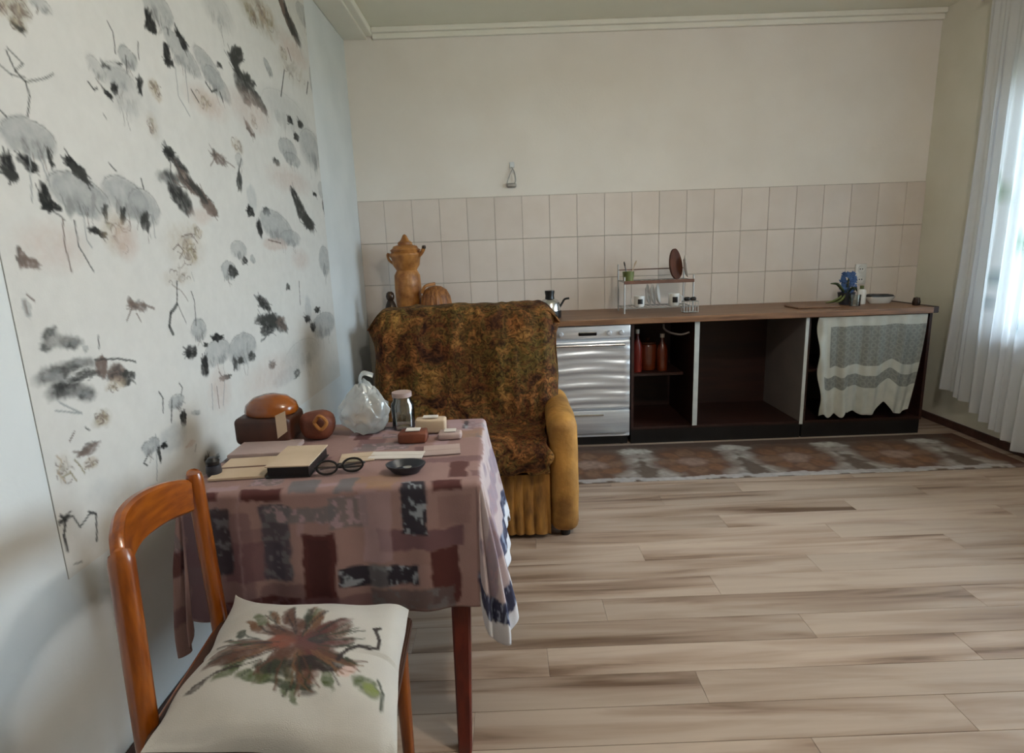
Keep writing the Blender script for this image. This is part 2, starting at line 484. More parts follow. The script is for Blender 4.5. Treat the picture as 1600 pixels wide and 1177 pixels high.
class Canvas:
    """regular sheet in its own metric coordinates: a to the right, b downwards"""
    def __init__(s, w, h, step, base, warp=0.006, cell=0.03, seed=1):
        s.nu = int(w / step) + 1; s.nv = int(h / step) + 1
        s.a = np.linspace(0, w, s.nu); s.b = np.linspace(0, h, s.nv)
        s.A, s.B = np.meshgrid(s.a, s.b)
        c = max(2, cell / step)
        s.WA = s.A + (value_noise(s.A.shape, c, seed) - .5) * 2 * warp + (value_noise(s.A.shape, c / 3, seed + 5) - .5) * warp
        s.WB = s.B + (value_noise(s.A.shape, c, seed + 1) - .5) * 2 * warp + (value_noise(s.A.shape, c / 3, seed + 6) - .5) * warp
        s.tex = value_noise(s.A.shape, max(2, 0.018 / step), seed + 2) * .6 + value_noise(s.A.shape, max(1.5, 0.006 / step), seed + 3) * .4
        s.C = np.ones((s.nv, s.nu, 3)) * np.array(base)
    def _mix(s, sl, al, col):
        al = np.clip(al, 0, 1)[..., None]
        s.C[sl] = s.C[sl] * (1 - al) + np.array(col) * al
    def win(s, a0, a1, b0, b1):
        i0, i1 = np.searchsorted(s.b, [b0, b1]); j0, j1 = np.searchsorted(s.a, [a0, a1])
        return (slice(max(0, i0 - 1), i1 + 1), slice(max(0, j0 - 1), j1 + 1))
    def blob(s, ca, cb, ra, rb, ang, col, alpha=1, soft=.35, tex=.5):
        R = max(ra, rb) * 1.7 + .02
        sl = s.win(ca - R, ca + R, cb - R, cb + R)
        da = s.WA[sl] - ca; db = s.WB[sl] - cb
        t = math.radians(ang); c, n = math.cos(t), math.sin(t)
        x = (da * c + db * n) / ra; y = (-da * n + db * c) / rb
        d = np.sqrt(x * x + y * y)
        al = np.clip((1 - d) / max(soft, .05) + .5, 0, 1)
        s._mix(sl, al * alpha * (1 - tex + tex * 1.6 * s.tex[sl]), col)
    def line(s, pts, w, col, alpha=1):
        for (a0, b0), (a1, b1) in zip(pts[:-1], pts[1:]):
            sl = s.win(min(a0, a1) - .03, max(a0, a1) + .03, min(b0, b1) - .03, max(b0, b1) + .03)
            X = s.A[sl] + .22 * (s.WA[sl] - s.A[sl]) - a0; Y = s.B[sl] + .22 * (s.WB[sl] - s.B[sl]) - b0
            dx, dy = a1 - a0, b1 - b0
            t = np.clip((X * dx + Y * dy) / (dx * dx + dy * dy + 1e-9), 0, 1)
            d = np.hypot(X - t * dx, Y - t * dy)
            s._mix(sl, np.clip((w / 2 - d) / .0025 + .6, 0, 1) * alpha, col)
    def rect(s, a0, b0, a1, b1, col, alpha=1, edge=.004, warp=True, spots=None):
        sl = s.win(a0 - .02, a1 + .02, b0 - .02, b1 + .02)
        X = (s.WA if warp else s.A)[sl]; Y = (s.WB if warp else s.B)[sl]
        d = np.minimum(np.minimum(X - a0, a1 - X), np.minimum(Y - b0, b1 - Y))
        al = np.clip(d / edge + .5, 0, 1)
        s._mix(sl, al * alpha, col)
        if spots is not None:
            s._mix(sl, al * np.clip((s.tex[sl] - .56) * 9, 0, 1) * .8, spots)

# ------------------------------------------------------------------ room shell
def wall_with_holes():
    bm = bmesh.new()
    x0, x1 = XR, XR + 0.22
    ys = sorted([YF - .2, YB + .2] + [v for w in WIN for v in w[:2]])
    for a, b in zip(ys[:-1], ys[1:]):
        hole = [w for w in WIN if a >= w[0] - 1e-6 and b <= w[1] + 1e-6]
        if hole:
            box(bm, x0, x1, a, b, 0, hole[0][2]); box(bm, x0, x1, a, b, hole[0][3], ZC)
        else:
            box(bm, x0, x1, a, b, 0, ZC)
    return bm
wr = struct(obj('wall_right', wall_with_holes(), M['plaster_right']))
bm = bmesh.new(); box(bm, XL - .2, XL, YF - .2, YB + .2, 0, ZC); wl = struct(obj('wall_left', bm, M['plaster_white']))
bm = bmesh.new(); box(bm, XL, XR, YB, YB + .2, 0, ZC); wb = struct(obj('wall_back', bm, M['plaster']))
bm = bmesh.new(); box(bm, XL, XR, YF - .2, YF, 0, ZC); struct(obj('wall_front', bm, M['plaster']))
bm = bmesh.new(); box(bm, XL - .2, XR + .22, YF - .2, YB + .2, ZC, ZC + .15); struct(obj('ceiling', bm, M['ceiling']))
bm = bmesh.new(); box(bm, XL, XR, YF, YB, -.10, -.009); fl = struct(obj('floor', bm, M['grout_floor']))

# laminate planks, each a board of its own
PW = 0.136
plank_meshes = {}
def plank_mesh(length):
    k = round(length, 3)
    if k not in plank_meshes:
        b = bmesh.new(); box(b, 0, k - .0006, 0, PW - .0012, -.009, 0, .0008)
        me = bpy.data.meshes.new('plank'); b.to_mesh(me); b.free(); me.materials.append(M['plank'])
        plank_meshes[k] = me
    return plank_meshes[k]
offs = [0.0, 0.92, 0.46, 1.15, 0.23, 0.69]
row = 0; y = YF
while y < YB - .01:
    x = XL - offs[row % 6]
    while x < XR:
        a, b = max(x, XL), min(x + 1.38, XR)
        if b - a > .05:
            o = bpy.data.objects.new('plank', plank_mesh(round((b - a) / .01) * .01)); COL.objects.link(o)
            o.location = (a, y, 0); o.parent = fl
        x += 1.38
    y += PW; row += 1

# splash-back tiles, 200 x 300 mm, joints recessed
bm = bmesh.new(); box(bm, XL, XR, YB - .003, YB, .80, 1.712); g = obj('tile_grout', bm, M['grout'], wb)
tile_me = {}
def tile_mesh(w, h):
    k = (round(w, 3), round(h, 3))
    if k not in tile_me:
        b = bmesh.new(); box(b, .0011, w - .0011, -.0075, 0, .0011, h - .0011, .0012)
        me = bpy.data.meshes.new('tile'); b.to_mesh(me); b.free(); me.materials.append(M['tile']); tile_me[k] = me
    return tile_me[k]
for z0, z1 in ((1.408, 1.708), (1.106, 1.406), (.806, 1.104)):
    x = -1.07
    while x < XR - .01:
        a, b = max(x, XL), min(x + .2, XR)
        if b - a > .02:
            o = bpy.data.objects.new('tile', tile_mesh(b - a, z1 - z0)); COL.objects.link(o); o.parent = wb; o.location = (a, YB - .003, z0)
        x += .2

# cornices, baseboards
bm = bmesh.new(); box(bm, XL, -.858, YF, YB, 2.795, ZC, .006, 2); box(bm, XL, -.90, YF, YB, 2.776, 2.796, .006, 2)
struct(obj('trim_1', bm, M['cornice']))
bm = bmesh.new(); box(bm, -.858, XR, YB - .05, YB, 2.806, ZC, .006, 2); box(bm, -.858, XR, YB - .028, YB, 2.772, 2.807, .006, 2)
struct(obj('trim_2', bm, M['cornice']))
bm = bmesh.new(); box(bm, XR - .016, XR, YF, YB, 0, .055, .004); struct(obj('baseboard_right', bm, M['dark_trim']))
bm = bmesh.new(); box(bm, XL, XL + .014, YF, YB, 0, .055, .004); struct(obj('baseboard_left', bm, M['dark_trim']))

# wallpaper on the left wall (cranes, pines and flowers printed on off-white)
BLOBS = [(1.416,1.607,0.079,0.042,0,'grey',0.9,0.35),(1.341,1.538,0.021,0.033,0,'black',1.0,0.35),(1.394,1.549,0.029,0.022,20,'black',0.9,0.35),(1.467,1.57,0.011,0.02,0,'dark',1.0,0.35),(1.335,1.521,0.026,0.012,30,'dark',1.0,0.35),(1.548,1.494,0.11,0.051,10,'grey',1,0.35),(1.546,1.565,0.036,0.019,20,'black',1.0,0.35),(1.559,1.546,0.036,0.017,35,'dark',1.0,0.35),(1.427,1.482,0.024,0.027,-10,'black',1.0,0.35),(1.442,1.457,0.031,0.015,0,'black',0.9,0.35),(1.423,1.369,0.096,0.052,0,'pink',0.45,0.9),(1.322,1.347,0.017,0.02,0,'brown',0.8,0.35),(1.345,1.332,0.024,0.013,20,'brown',0.7,0.35),(1.735,1.505,0.099,0.052,15,'grey',0.9,0.35),(1.812,1.485,0.075,0.052,10,'grey',0.8,0.35),(1.805,1.444,0.03,0.03,20,'dark',0.85,0.35),(1.704,1.454,0.017,0.022,20,'dark',1.0,0.35),(1.63,1.458,0.015,0.021,0,'dark',0.8,0.35),(1.586,1.407,0.035,0.012,10,'black',1.0,0.35),(1.666,1.405,0.056,0.052,0,'tan',0.75,0.8),(1.695,1.387,0.052,0.046,0,'pink',0.6,0.9),(2.054,2.101,0.084,0.048,0,'grey',0.8,0.35),(1.984,2.044,0.026,0.035,10,'black',1.0,0.35),(2.008,2.034,0.019,0.02,0,'black',0.9,0.35),(2.093,2.05,0.008,0.01,0,'dark',1.0,0.35),(2.169,2.005,0.116,0.041,20,'grey',0.8,0.35),(2.174,2.05,0.04,0.027,30,'black',1.0,0.35),(2.063,1.973,0.026,0.031,-5,'black',1.0,0.35),(2.072,1.956,0.031,0.012,0,'black',0.9,0.35),(2.35,2.01,0.108,0.047,20,'grey',0.8,0.35),(2.41,1.972,0.1,0.043,20,'grey',0.7,0.35),(2.439,2.046,0.023,0.012,0,'dark',0.7,0.35),(2.299,1.883,0.132,0.044,0,'pink',0.6,0.9),(2.28,1.883,0.066,0.025,0,'tan',0.6,0.9),(1.967,1.843,0.035,0.026,35,'tan',0.8,0.35),(1.928,1.759,0.036,0.063,0,'pale',0.4,0.9),(1.693,1.828,0.037,0.025,20,'grey',0.5,0.8),(1.845,1.899,0.042,0.028,0,'grey',0.9,0.35),(1.783,1.836,0.061,0.031,0,'grey',0.6,0.8),(1.801,1.799,0.079,0.059,0,'grey',0.4,0.9),(1.886,1.839,0.02,0.026,15,'black',1.0,0.35),(1.726,1.775,0.017,0.014,10,'black',0.9,0.35),(1.758,1.796,0.018,0.018,20,'black',0.9,0.35),(1.735,1.848,0.017,0.01,0,'dark',0.5,0.35),(1.809,1.751,0.04,0.013,0,'pale',0.5,0.8),(1.917,1.732,0.025,0.031,0,'tan',0.6,0.9),(2.618,2.135,0.066,0.045,-30,'dark',1.0,0.35),(2.607,2.077,0.086,0.031,30,'dark',0.9,0.35),(2.628,2.007,0.081,0.056,30,'black',0.75,0.35),(2.716,2.032,0.079,0.055,40,'dark',0.8,0.35),(2.813,1.996,0.069,0.037,25,'dark',0.85,0.35),(2.721,2.068,0.057,0.022,0,'dark',0.7,0.35),(2.95,2.183,0.05,0.023,30,'grey',0.8,0.35),(3.24,2.55,0.079,0.045,25,'brown',0.95,0.35),(3.314,2.505,0.105,0.058,30,'brown',0.95,0.35),(3.389,2.476,0.098,0.053,25,'dark',0.7,0.35),(3.575,2.619,0.122,0.054,0,'grey',0.6,0.35),(3.323,2.374,0.191,0.058,0,'pink',0.6,0.9),(2.902,2.4,0.217,0.08,0,'olive',0.55,0.6),(2.817,2.354,0.064,0.039,10,'olive',0.7,0.35),(2.995,2.414,0.099,0.051,-10,'tan',0.8,0.35),(2.485,2.255,0.125,0.062,0,'grey',0.4,0.8),(1.452,1.887,0.035,0.031,0,'olive',0.95,0.5),(1.447,1.849,0.026,0.014,0,'olive',0.8,0.5),(1.447,1.843,0.016,0.01,0,'dark',0.5,0.35),(1.525,1.921,0.037,0.014,0,'grey',0.6,0.7),(1.402,1.87,0.024,0.019,0,'tan',0.8,0.35),(1.994,1.669,0.031,0.018,0,'dark',1.0,0.35),(2.03,1.639,0.074,0.023,20,'black',0.85,0.35),(1.974,1.587,0.067,0.02,0,'black',0.8,0.6),(2.021,1.525,0.075,0.049,35,'black',0.85,0.35),(2.096,1.576,0.085,0.03,25,'brown',0.9,0.35),(2.153,1.558,0.087,0.025,30,'dark',0.8,0.35),(2.208,1.513,0.067,0.036,20,'brown',0.95,0.35),(2.137,1.479,0.069,0.027,0,'pink',0.5,0.9),(2.333,1.699,0.059,0.026,10,'brown',0.7,0.35),(3.183,2.314,0.058,0.027,0,'tan',0.6,0.35),(2.652,1.86,0.048,0.025,30,'brown',0.7,0.35),(2.705,1.907,0.035,0.028,0,'olive',0.5,0.35),(2.511,1.773,0.049,0.032,0,'tan',0.6,0.35),(2.511,1.716,0.031,0.028,0,'grey',0.5,0.35),(2.487,1.637,0.031,0.045,10,'dark',0.85,0.35),(2.695,1.938,0.192,0.068,0,'pink',0.5,0.9),(3.147,2.036,0.312,0.08,0,'grey',0.3,0.9),(3.172,2.003,0.039,0.025,0,'black',0.85,0.35),(3.333,2.016,0.048,0.027,0,'dark',1.0,0.35),(3.244,1.937,0.041,0.026,0,'dark',1.0,0.35),(3.097,1.851,0.125,0.05,0,'grey',0.8,0.35),(2.92,1.766,0.042,0.024,0,'dark',0.6,0.35),(3.147,1.81,0.119,0.032,0,'grey',0.7,0.35),(3.474,1.919,0.184,0.095,0,'grey',0.8,0.7),(3.635,2.303,0.063,0.083,0,'grey',0.8,0.35),(3.308,2.256,0.22,0.05,0,'tan',0.35,0.9),(3.085,1.703,0.252,0.055,0,'pink',0.5,0.9),(2.591,1.576,0.047,0.054,0,'pale',0.9,0.35),(2.558,1.52,0.036,0.029,0,'black',1.0,0.35),(2.728,1.533,0.037,0.023,0,'black',1.0,0.35),(2.634,1.455,0.035,0.035,0,'black',1.0,0.35),(2.842,1.466,0.197,0.07,10,'grey',0.85,0.35),(3.147,1.62,0.095,0.036,30,'black',0.85,0.35),(3.234,1.543,0.152,0.05,30,'dark',0.9,0.35),(3.295,1.508,0.1,0.046,10,'dark',0.85,0.35),(2.996,1.421,0.14,0.039,0,'grey',0.7,0.35),(2.799,1.389,0.143,0.029,0,'pink',0.6,0.35),(3.588,1.706,0.065,0.046,0,'grey',0.5,0.35),(3.606,1.612,0.039,0.044,0,'dark',0.7,0.35),(3.459,1.671,0.035,0.014,0,'dark',1.0,0.35),(2.007,1.378,0.114,0.069,0,'tan',0.45,0.7),(2.033,1.355,0.046,0.038,10,'tan',0.8,0.35),(2.091,1.424,0.035,0.022,0,'tan',0.7,0.35),(2.294,1.286,0.06,0.036,0,'grey',0.8,0.35),(2.4,1.364,0.071,0.036,0,'grey',0.7,0.35),(2.325,1.282,0.039,0.029,10,'dark',0.9,0.35),(2.446,1.319,0.024,0.021,0,'dark',0.8,0.35),(2.521,1.323,0.026,0.016,0,'grey',1.0,0.35),(3.11,1.315,0.111,0.046,0,'pink',0.5,0.9),(3.515,1.305,0.102,0.082,0,'grey',0.8,0.35),(2.887,1.189,0.026,0.02,0,'dark',0.7,0.35),(2.578,1.137,0.076,0.033,25,'black',0.85,0.35),(2.595,1.057,0.123,0.038,10,'dark',0.9,0.35),(2.7,1.036,0.125,0.043,20,'dark',0.8,0.35),(2.583,1.018,0.078,0.031,0,'black',0.7,0.35),(2.753,1.03,0.056,0.043,10,'brown',0.6,0.35),(3.143,1.062,0.046,0.066,0,'pale',0.9,0.35),(3.112,1.014,0.051,0.023,0,'black',0.8,0.35),(3.38,0.944,0.212,0.071,0,'grey',0.8,0.35),(3.189,0.957,0.042,0.037,0,'black',0.8,0.35),(3.283,1.041,0.045,0.021,0,'dark',1.0,0.35),(2.748,0.779,0.167,0.036,0,'pale',0.8,0.35),(2.326,0.979,0.123,0.061,0,'grey',0.9,0.35),(2.29,0.937,0.028,0.021,0,'dark',0.8,0.35),(2.398,0.936,0.03,0.029,0,'dark',0.6,0.35),(2.123,0.998,0.097,0.047,0,'grey',0.75,0.35),(2.134,1.053,0.043,0.015,10,'black',1.0,0.35),(2.019,0.964,0.035,0.038,10,'black',1.0,0.35),(2.045,1.038,0.013,0.011,0,'dark',1.0,0.35),(2.151,0.899,0.042,0.014,10,'dark',1.0,0.35),(2.098,0.863,0.071,0.067,0,'pink',0.55,0.9),(2.239,0.936,0.021,0.028,0,'dark',0.7,0.35),(2.584,0.821,0.248,0.068,0,'pink',0.45,0.9),(2.586,0.864,0.042,0.027,0,'brown',0.5,0.35),(2.875,0.763,0.044,0.025,0,'dark',0.6,0.35),(2.996,0.844,0.253,0.071,0,'grey',0.4,0.9),(2.014,1.096,0.051,0.036,0,'grey',0.9,0.35),(1.942,1.029,0.038,0.031,0,'black',1.0,0.35),(1.875,1.147,0.038,0.053,15,'brown',0.0,0.35),(1.932,1.278,0.082,0.025,0,'tan',0.4,0.8),(1.699,1.205,0.042,0.022,10,'brown',0.75,0.35),(1.361,1.171,0.027,0.014,0,'dark',0.8,0.6),(1.348,1.146,0.025,0.014,0,'dark',0.7,0.6),(1.415,1.145,0.042,0.018,10,'dark',0.85,0.6),(1.351,1.08,0.061,0.023,-5,'black',0.75,0.6),(1.438,1.084,0.063,0.015,5,'dark',0.7,0.6),(1.454,1.055,0.061,0.015,0,'dark',0.7,0.4),(1.371,1.035,0.051,0.023,0,'black',0.85,0.6),(1.437,1.011,0.035,0.02,10,'dark',0.8,0.6),(1.511,1.066,0.027,0.028,20,'brown',0.9,0.35),(1.566,1.038,0.039,0.037,10,'brown',0.9,0.35),(1.607,1.016,0.033,0.025,0,'dark',0.8,0.35),(1.551,1.008,0.045,0.018,0,'tan',0.8,0.35),(1.466,1.119,0.013,0.011,0,'grey',0.8,0.35),(1.476,0.935,0.035,0.023,0,'olive',0.5,0.5),(1.476,0.934,0.026,0.016,0,'tan',0.7,0.35),(1.408,0.876,0.036,0.018,0,'brown',0.8,0.35),(1.41,0.839,0.026,0.017,0,'tan',0.8,0.35),(1.321,0.855,0.025,0.035,0,'tan',0.4,0.8),(1.311,1.238,0.014,0.02,0,'grey',0.8,0.35),(1.817,0.892,0.045,0.023,0,'grey',0.85,0.35),(1.839,0.828,0.022,0.026,0,'black',1.0,0.35),(1.774,0.79,0.075,0.043,0,'pale',0.9,0.35),(1.653,0.798,0.044,0.024,0,'grey',0.9,0.35),(1.713,0.78,0.016,0.013,0,'black',1.0,0.35),(1.683,0.763,0.01,0.02,0,'dark',1.0,0.35),(1.858,0.74,0.033,0.006,0,'pink',0.7,0.35),(1.916,0.831,0.028,0.012,10,'grey',0.8,0.35),(1.436,0.748,0.058,0.032,25,'pale',0.4,0.8),(1.946,0.648,0.025,0.025,0,'black',0.8,0.35),(1.996,0.639,0.033,0.013,0,'dark',0.7,0.35),(1.29,0.744,0.017,0.009,0,'dark',0.6,0.35)]
LINES = [([(1.405,1.569),(1.385,1.467)],0.0042,'grey',0.9),([(1.433,1.576),(1.449,1.508)],0.0042,'grey',0.9),([(1.421,1.653),(1.439,1.7),(1.435,1.728),(1.41,1.745),(1.397,1.782)],0.0042,'dark',0.9),([(1.435,1.728),(1.504,1.755),(1.529,1.771)],0.0028,'dark',0.7),([(1.409,1.742),(1.438,1.766),(1.402,1.788)],0.0021,'dark',0.7),([(1.368,1.746),(1.398,1.732),(1.438,1.737)],0.0019,'dark',0.6),([(1.344,1.652),(1.361,1.641)],0.0026,'dark',0.9),([(1.469,1.43),(1.462,1.37),(1.467,1.309)],0.0045,'brown',0.9),([(1.509,1.432),(1.508,1.37),(1.545,1.308)],0.004,'dark',0.9),([(1.543,1.441),(1.54,1.386),(1.555,1.366)],0.004,'grey',0.9),([(1.681,1.59),(1.708,1.572)],0.0026,'dark',0.9),([(1.817,1.565),(1.822,1.538)],0.0057,'dark',0.9),([(1.847,1.467),(1.841,1.397)],0.0038,'grey',0.9),([(2.106,1.948),(2.1,1.859),(2.158,1.808)],0.0042,'grey',0.9),([(2.173,1.976),(2.163,1.854)],0.0042,'grey',0.9),([(2.193,1.901),(2.236,1.87)],0.0053,'dark',0.9),([(2.306,1.955),(2.347,1.933),(2.391,1.951)],0.0069,'dark',0.9),([(2.415,1.946),(2.432,1.916)],0.0075,'dark',0.9),([(1.778,1.969),(1.794,1.949),(1.79,1.893)],0.0034,'dark',0.9),([(1.653,1.785),(1.669,1.771),(1.686,1.778)],0.0048,'black',0.9),([(1.692,1.716),(1.702,1.706)],0.0032,'dark',0.6),([(1.838,1.904),(1.831,1.859)],0.0027,'dark',0.9),([(1.791,1.867),(1.812,1.873)],0.0054,'dark',0.9),([(1.91,1.962),(1.9,1.912)],0.0028,'dark',0.9),([(3.691,2.644),(3.674,2.559)],0.0111,'dark',0.9),([(3.25,2.359),(3.289,2.311)],0.0082,'brown',0.9),([(1.991,1.633),(1.98,1.593)],0.004,'dark',0.9),([(2.258,1.66),(2.322,1.713)],0.0046,'brown',0.9),([(2.369,1.702),(2.461,1.682)],0.0048,'brown',0.7),([(3.166,2.232),(3.08,2.094)],0.0096,'dark',0.9),([(2.532,1.726),(2.49,1.666)],0.0052,'dark',0.9),([(3.537,2.276),(3.492,2.206)],0.0108,'dark',0.9),([(2.711,1.408),(2.86,1.396)],0.0056,'brown',0.9),([(1.93,1.364),(1.965,1.38),(1.99,1.36),(1.96,1.335)],0.003,'brown',0.9),([(1.991,1.405),(2.055,1.417),(2.088,1.386)],0.0032,'brown',0.9),([(3.047,1.208),(3.028,1.092)],0.0064,'dark',0.9),([(2.046,0.898),(2.029,0.809)],0.0033,'grey',0.9),([(2.079,0.881),(2.075,0.801)],0.0033,'brown',0.9),([(2.14,0.887),(2.105,0.803)],0.0035,'grey',0.9),([(2.001,1.113),(2.012,1.194),(2.001,1.227)],0.0042,'dark',0.9),([(1.904,1.191),(1.86,1.167),(1.842,1.129),(1.856,1.103)],0.012,'dark',0.85),([(1.924,1.263),(1.904,1.193)],0.006,'dark',0.9),([(1.91,1.186),(1.94,1.127)],0.003,'dark',0.7),([(1.892,1.255),(1.942,1.231),(1.972,1.198)],0.004,'brown',0.6),([(2.03,1.258),(2.019,1.29)],0.0042,'grey',0.6),([(1.643,1.168),(1.675,1.204)],0.0034,'brown',0.9),([(1.728,1.208),(1.777,1.191)],0.0072,'brown',0.8),([(1.691,1.184),(1.705,1.161)],0.0025,'brown',0.9),([(1.49,1.087),(1.576,1.075),(1.651,1.052)],0.0048,'dark',0.9),([(1.518,1.144),(1.514,1.112)],0.0024,'dark',0.9),([(1.348,1.01),(1.412,0.968),(1.334,0.995)],0.0023,'grey',0.9),([(1.354,0.913),(1.375,0.931)],0.0021,'brown',0.9),([(1.308,0.894),(1.319,0.878),(1.301,0.853),(1.32,0.826)],0.0021,'tan',0.9),([(1.358,0.867),(1.374,0.844),(1.382,0.821)],0.003,'olive',0.8),([(1.314,0.84),(1.339,0.841),(1.353,0.813)],0.0021,'olive',0.8),([(1.413,0.93),(1.426,0.92)],0.003,'dark',0.9),([(1.308,1.252),(1.308,1.224)],0.0035,'brown',0.9),([(1.318,1.265),(1.336,1.25)],0.0028,'brown',0.9),([(1.793,0.904),(1.771,0.838)],0.0057,'dark',0.9),([(1.631,0.779),(1.608,0.764),(1.623,0.751)],0.0045,'dark',0.9),([(1.735,0.945),(1.749,0.921),(1.737,0.878)],0.0047,'dark',0.9),([(1.846,0.947),(1.86,0.928),(1.846,0.905)],0.0038,'dark',0.9),([(1.685,0.824),(1.654,0.691)],0.0027,'grey',0.9),([(1.89,0.725),(1.876,0.705)],0.0042,'grey',0.9),([(1.283,0.756),(1.295,0.74),(1.282,0.705),(1.284,0.667)],0.007,'black',0.9),([(1.297,0.746),(1.32,0.738),(1.336,0.701),(1.367,0.716),(1.386,0.717)],0.0028,'dark',0.9),([(1.37,0.725),(1.394,0.709),(1.378,0.642)],0.0053,'black',0.9),([(1.288,0.744),(1.315,0.751)],0.0028,'dark',0.9),([(1.294,0.625),(1.319,0.618)],0.0042,'dark',0.6)]

WY0, WY1, WZ0, WZ1 = 1.272, 3.60, 0.60, 2.776
cv = Canvas(WY1 - WY0, WZ1 - WZ0, .0042, lin(206, 203, 198), warp=.006, cell=.022)
cv.C *= (0.985 + 0.03 * value_noise(cv.A.shape, 40, 9))[..., None]
rs = random.Random(3)
for cy, cz, ry, rz, ang, col, al, soft in BLOBS:
    ca, cb, ra, rb = cy - WY0, WZ1 - cz, max(ry, .006), max(rz, .006)
    if col in ('black', 'dark') and soft >= .6:
        # ink-wash clouds of the pine
        cv.blob(ca, cb, ra, rb, ang, PAL[col], al * .95, .6, .35)
        for q in range(4):
            cv.blob(ca + rs.uniform(-.6, .6) * ra, cb + rs.uniform(-.5, .5) * rb, ra * rs.uniform(.25, .5), rb * rs.uniform(.25, .5), ang + rs.uniform(-20, 20), PAL[rs.choice(['black', 'dark', 'grey'])], al * .6, .6, .3)
    elif col in ('black', 'dark', 'brown'):
        # brush strokes: a slim core and feather-like dabs around it
        long_ = ang + (0 if ra > rb else 90)
        L_, S_ = max(ra, rb), min(ra, rb)
        cv.blob(ca, cb, L_ * .98, S_ * .74, long_, PAL[col], al, .3, .35)
        for q in range(9):
            o_ = rs.uniform(-.75, .75) * L_; p_ = rs.uniform(-.6, .6) * S_
            t_ = math.radians(long_)
            cv.blob(ca + o_ * math.cos(t_) - p_ * math.sin(t_), cb + o_ * math.sin(t_) + p_ * math.cos(t_), L_ * rs.uniform(.25, .55), S_ * rs.uniform(.14, .36), long_ + rs.uniform(-35, 35), PAL[rs.choice([col, col, 'dark'])], al * rs.uniform(.5, .95), .3, .3)
        # fine quills running out of the dark patch
        for q in range(6):
            t_ = math.radians(long_ + rs.uniform(-24, 24)); l_ = L_ * rs.uniform(.8, 1.35); k_ = rs.choice([-1, 1])
            o_ = rs.uniform(-.5, .5) * S_
            x0_, y0_ = ca - o_ * math.sin(t_), cb + o_ * math.cos(t_)
            cv.line([(x0_, y0_), (x0_ + k_ * l_ * math.cos(t_) * .6, y0_ + k_ * l_ * math.sin(t_) * .6), (x0_ + k_ * l_ * math.cos(t_ + .12), y0_ + k_ * l_ * math.sin(t_ + .12))], rs.uniform(.0025, .0055), PAL[col], al * .75)
    elif col == 'grey':
        cv.blob(ca, cb, ra, rb, ang, PAL[col], al * .85, max(soft * .7, .2), .4)
        for q in range(4):
            o_ = rs.uniform(-.5, .5) * ra
            cv.blob(ca + o_, cb + rb * rs.uniform(.2, .8), ra * .10, rb * rs.uniform(.3, .6), ang + rs.uniform(-15, 15), lin(132, 132, 130), al * .6, .5, .4)
        cv.blob(ca - ra * .3, cb - rb * .3, ra * .5, rb * .4, ang, lin(178, 178, 176), al * .5, .8, .3)
        if ra > .03 or rb > .03:
            t0 = math.radians(ang)
            arc = []
            for q in range(9):
                t_ = math.pi * (1.02 + .96 * q / 8)
                x_, y_ = ra * math.cos(t_), rb * math.sin(t_)
                arc.append((ca + x_ * math.cos(t0) - y_ * math.sin(t0), cb + x_ * math.sin(t0) + y_ * math.cos(t0)))
            cv.line(arc, .0028, lin(108, 108, 105), al * .6)
            for q in range(7):       # wing feathers and thin legs below
                x_ = rs.uniform(-.7, .7) * ra
                y_ = rb * rs.uniform(.15, .6)
                p_ = (ca + x_ * math.cos(t0) - y_ * math.sin(t0), cb + x_ * math.sin(t0) + y_ * math.cos(t0))
                cv.line([p_, (p_[0] + rs.uniform(-.012, .016), p_[1] + rb * rs.uniform(.3, .65))], .003, lin(98, 98, 95), al * .55)
            for q in range(2):
                x_ = ca + ra * rs.uniform(-.35, .35); y_ = cb + rb * .8; h_ = rb * rs.uniform(.7, 1.2)
                cv.line([(x_, y_), (x_ + rs.uniform(-.01, .01), y_ + h_ * .5), (x_ + rs.uniform(-.014, .02), y_ + h_)], .003, rs.choice([PAL['brown'], lin(120, 118, 114)]), .6)
    elif col in ('olive', 'tan'):
        cv.blob(ca, cb, ra, rb, ang, PAL[col], al * .7, max(soft, .4), .8)
        for q in range(5):
            cv.blob(ca + rs.uniform(-.6, .6) * ra, cb + rs.uniform(-.6, .6) * rb, ra * rs.uniform(.2, .45), rb * rs.uniform(.12, .3), rs.uniform(0, 180), rs.choice([PAL['brown'], PAL['tan'], PAL['olive']]), al * .6, .35, .3)
        for q in range(5):           # drawn petal outlines
            x_, y_ = ca + rs.uniform(-.8, .8) * ra, cb + rs.uniform(-.8, .8) * rb; r_ = min(ra, rb) * rs.uniform(.3, .6); t0 = rs.uniform(0, 6.28)
            cv.line([(x_ + r_ * math.cos(t0 + k_ * .7), y_ + r_ * .7 * math.sin(t0 + k_ * .7)) for k_ in range(6)], .0026, PAL['brown'], .65)
    else:
        cv.blob(ca, cb, ra, rb, ang, PAL[col], al, soft)
for pts, w, col, al in LINES:
    cv.line([(p[0] - WY0, WZ1 - p[1]) for p in pts], max(w, .004), PAL[col], al)
P3 = np.stack([np.full_like(cv.A, XL + .0022), WY0 + cv.A, WZ1 - cv.B], -1)
wp = grid_mesh('wallpaper', P3, M['wallpaper'], wl, cv.C, smooth=False)
# its thickness: a thin cut edge along the near side
bm = bmesh.new(); box(bm, XL + .0002, XL + .0022, WY0 - .0016, WY0, WZ0, WZ1); obj('wallpaper_edge', bm, M['paper_edge'], wl)

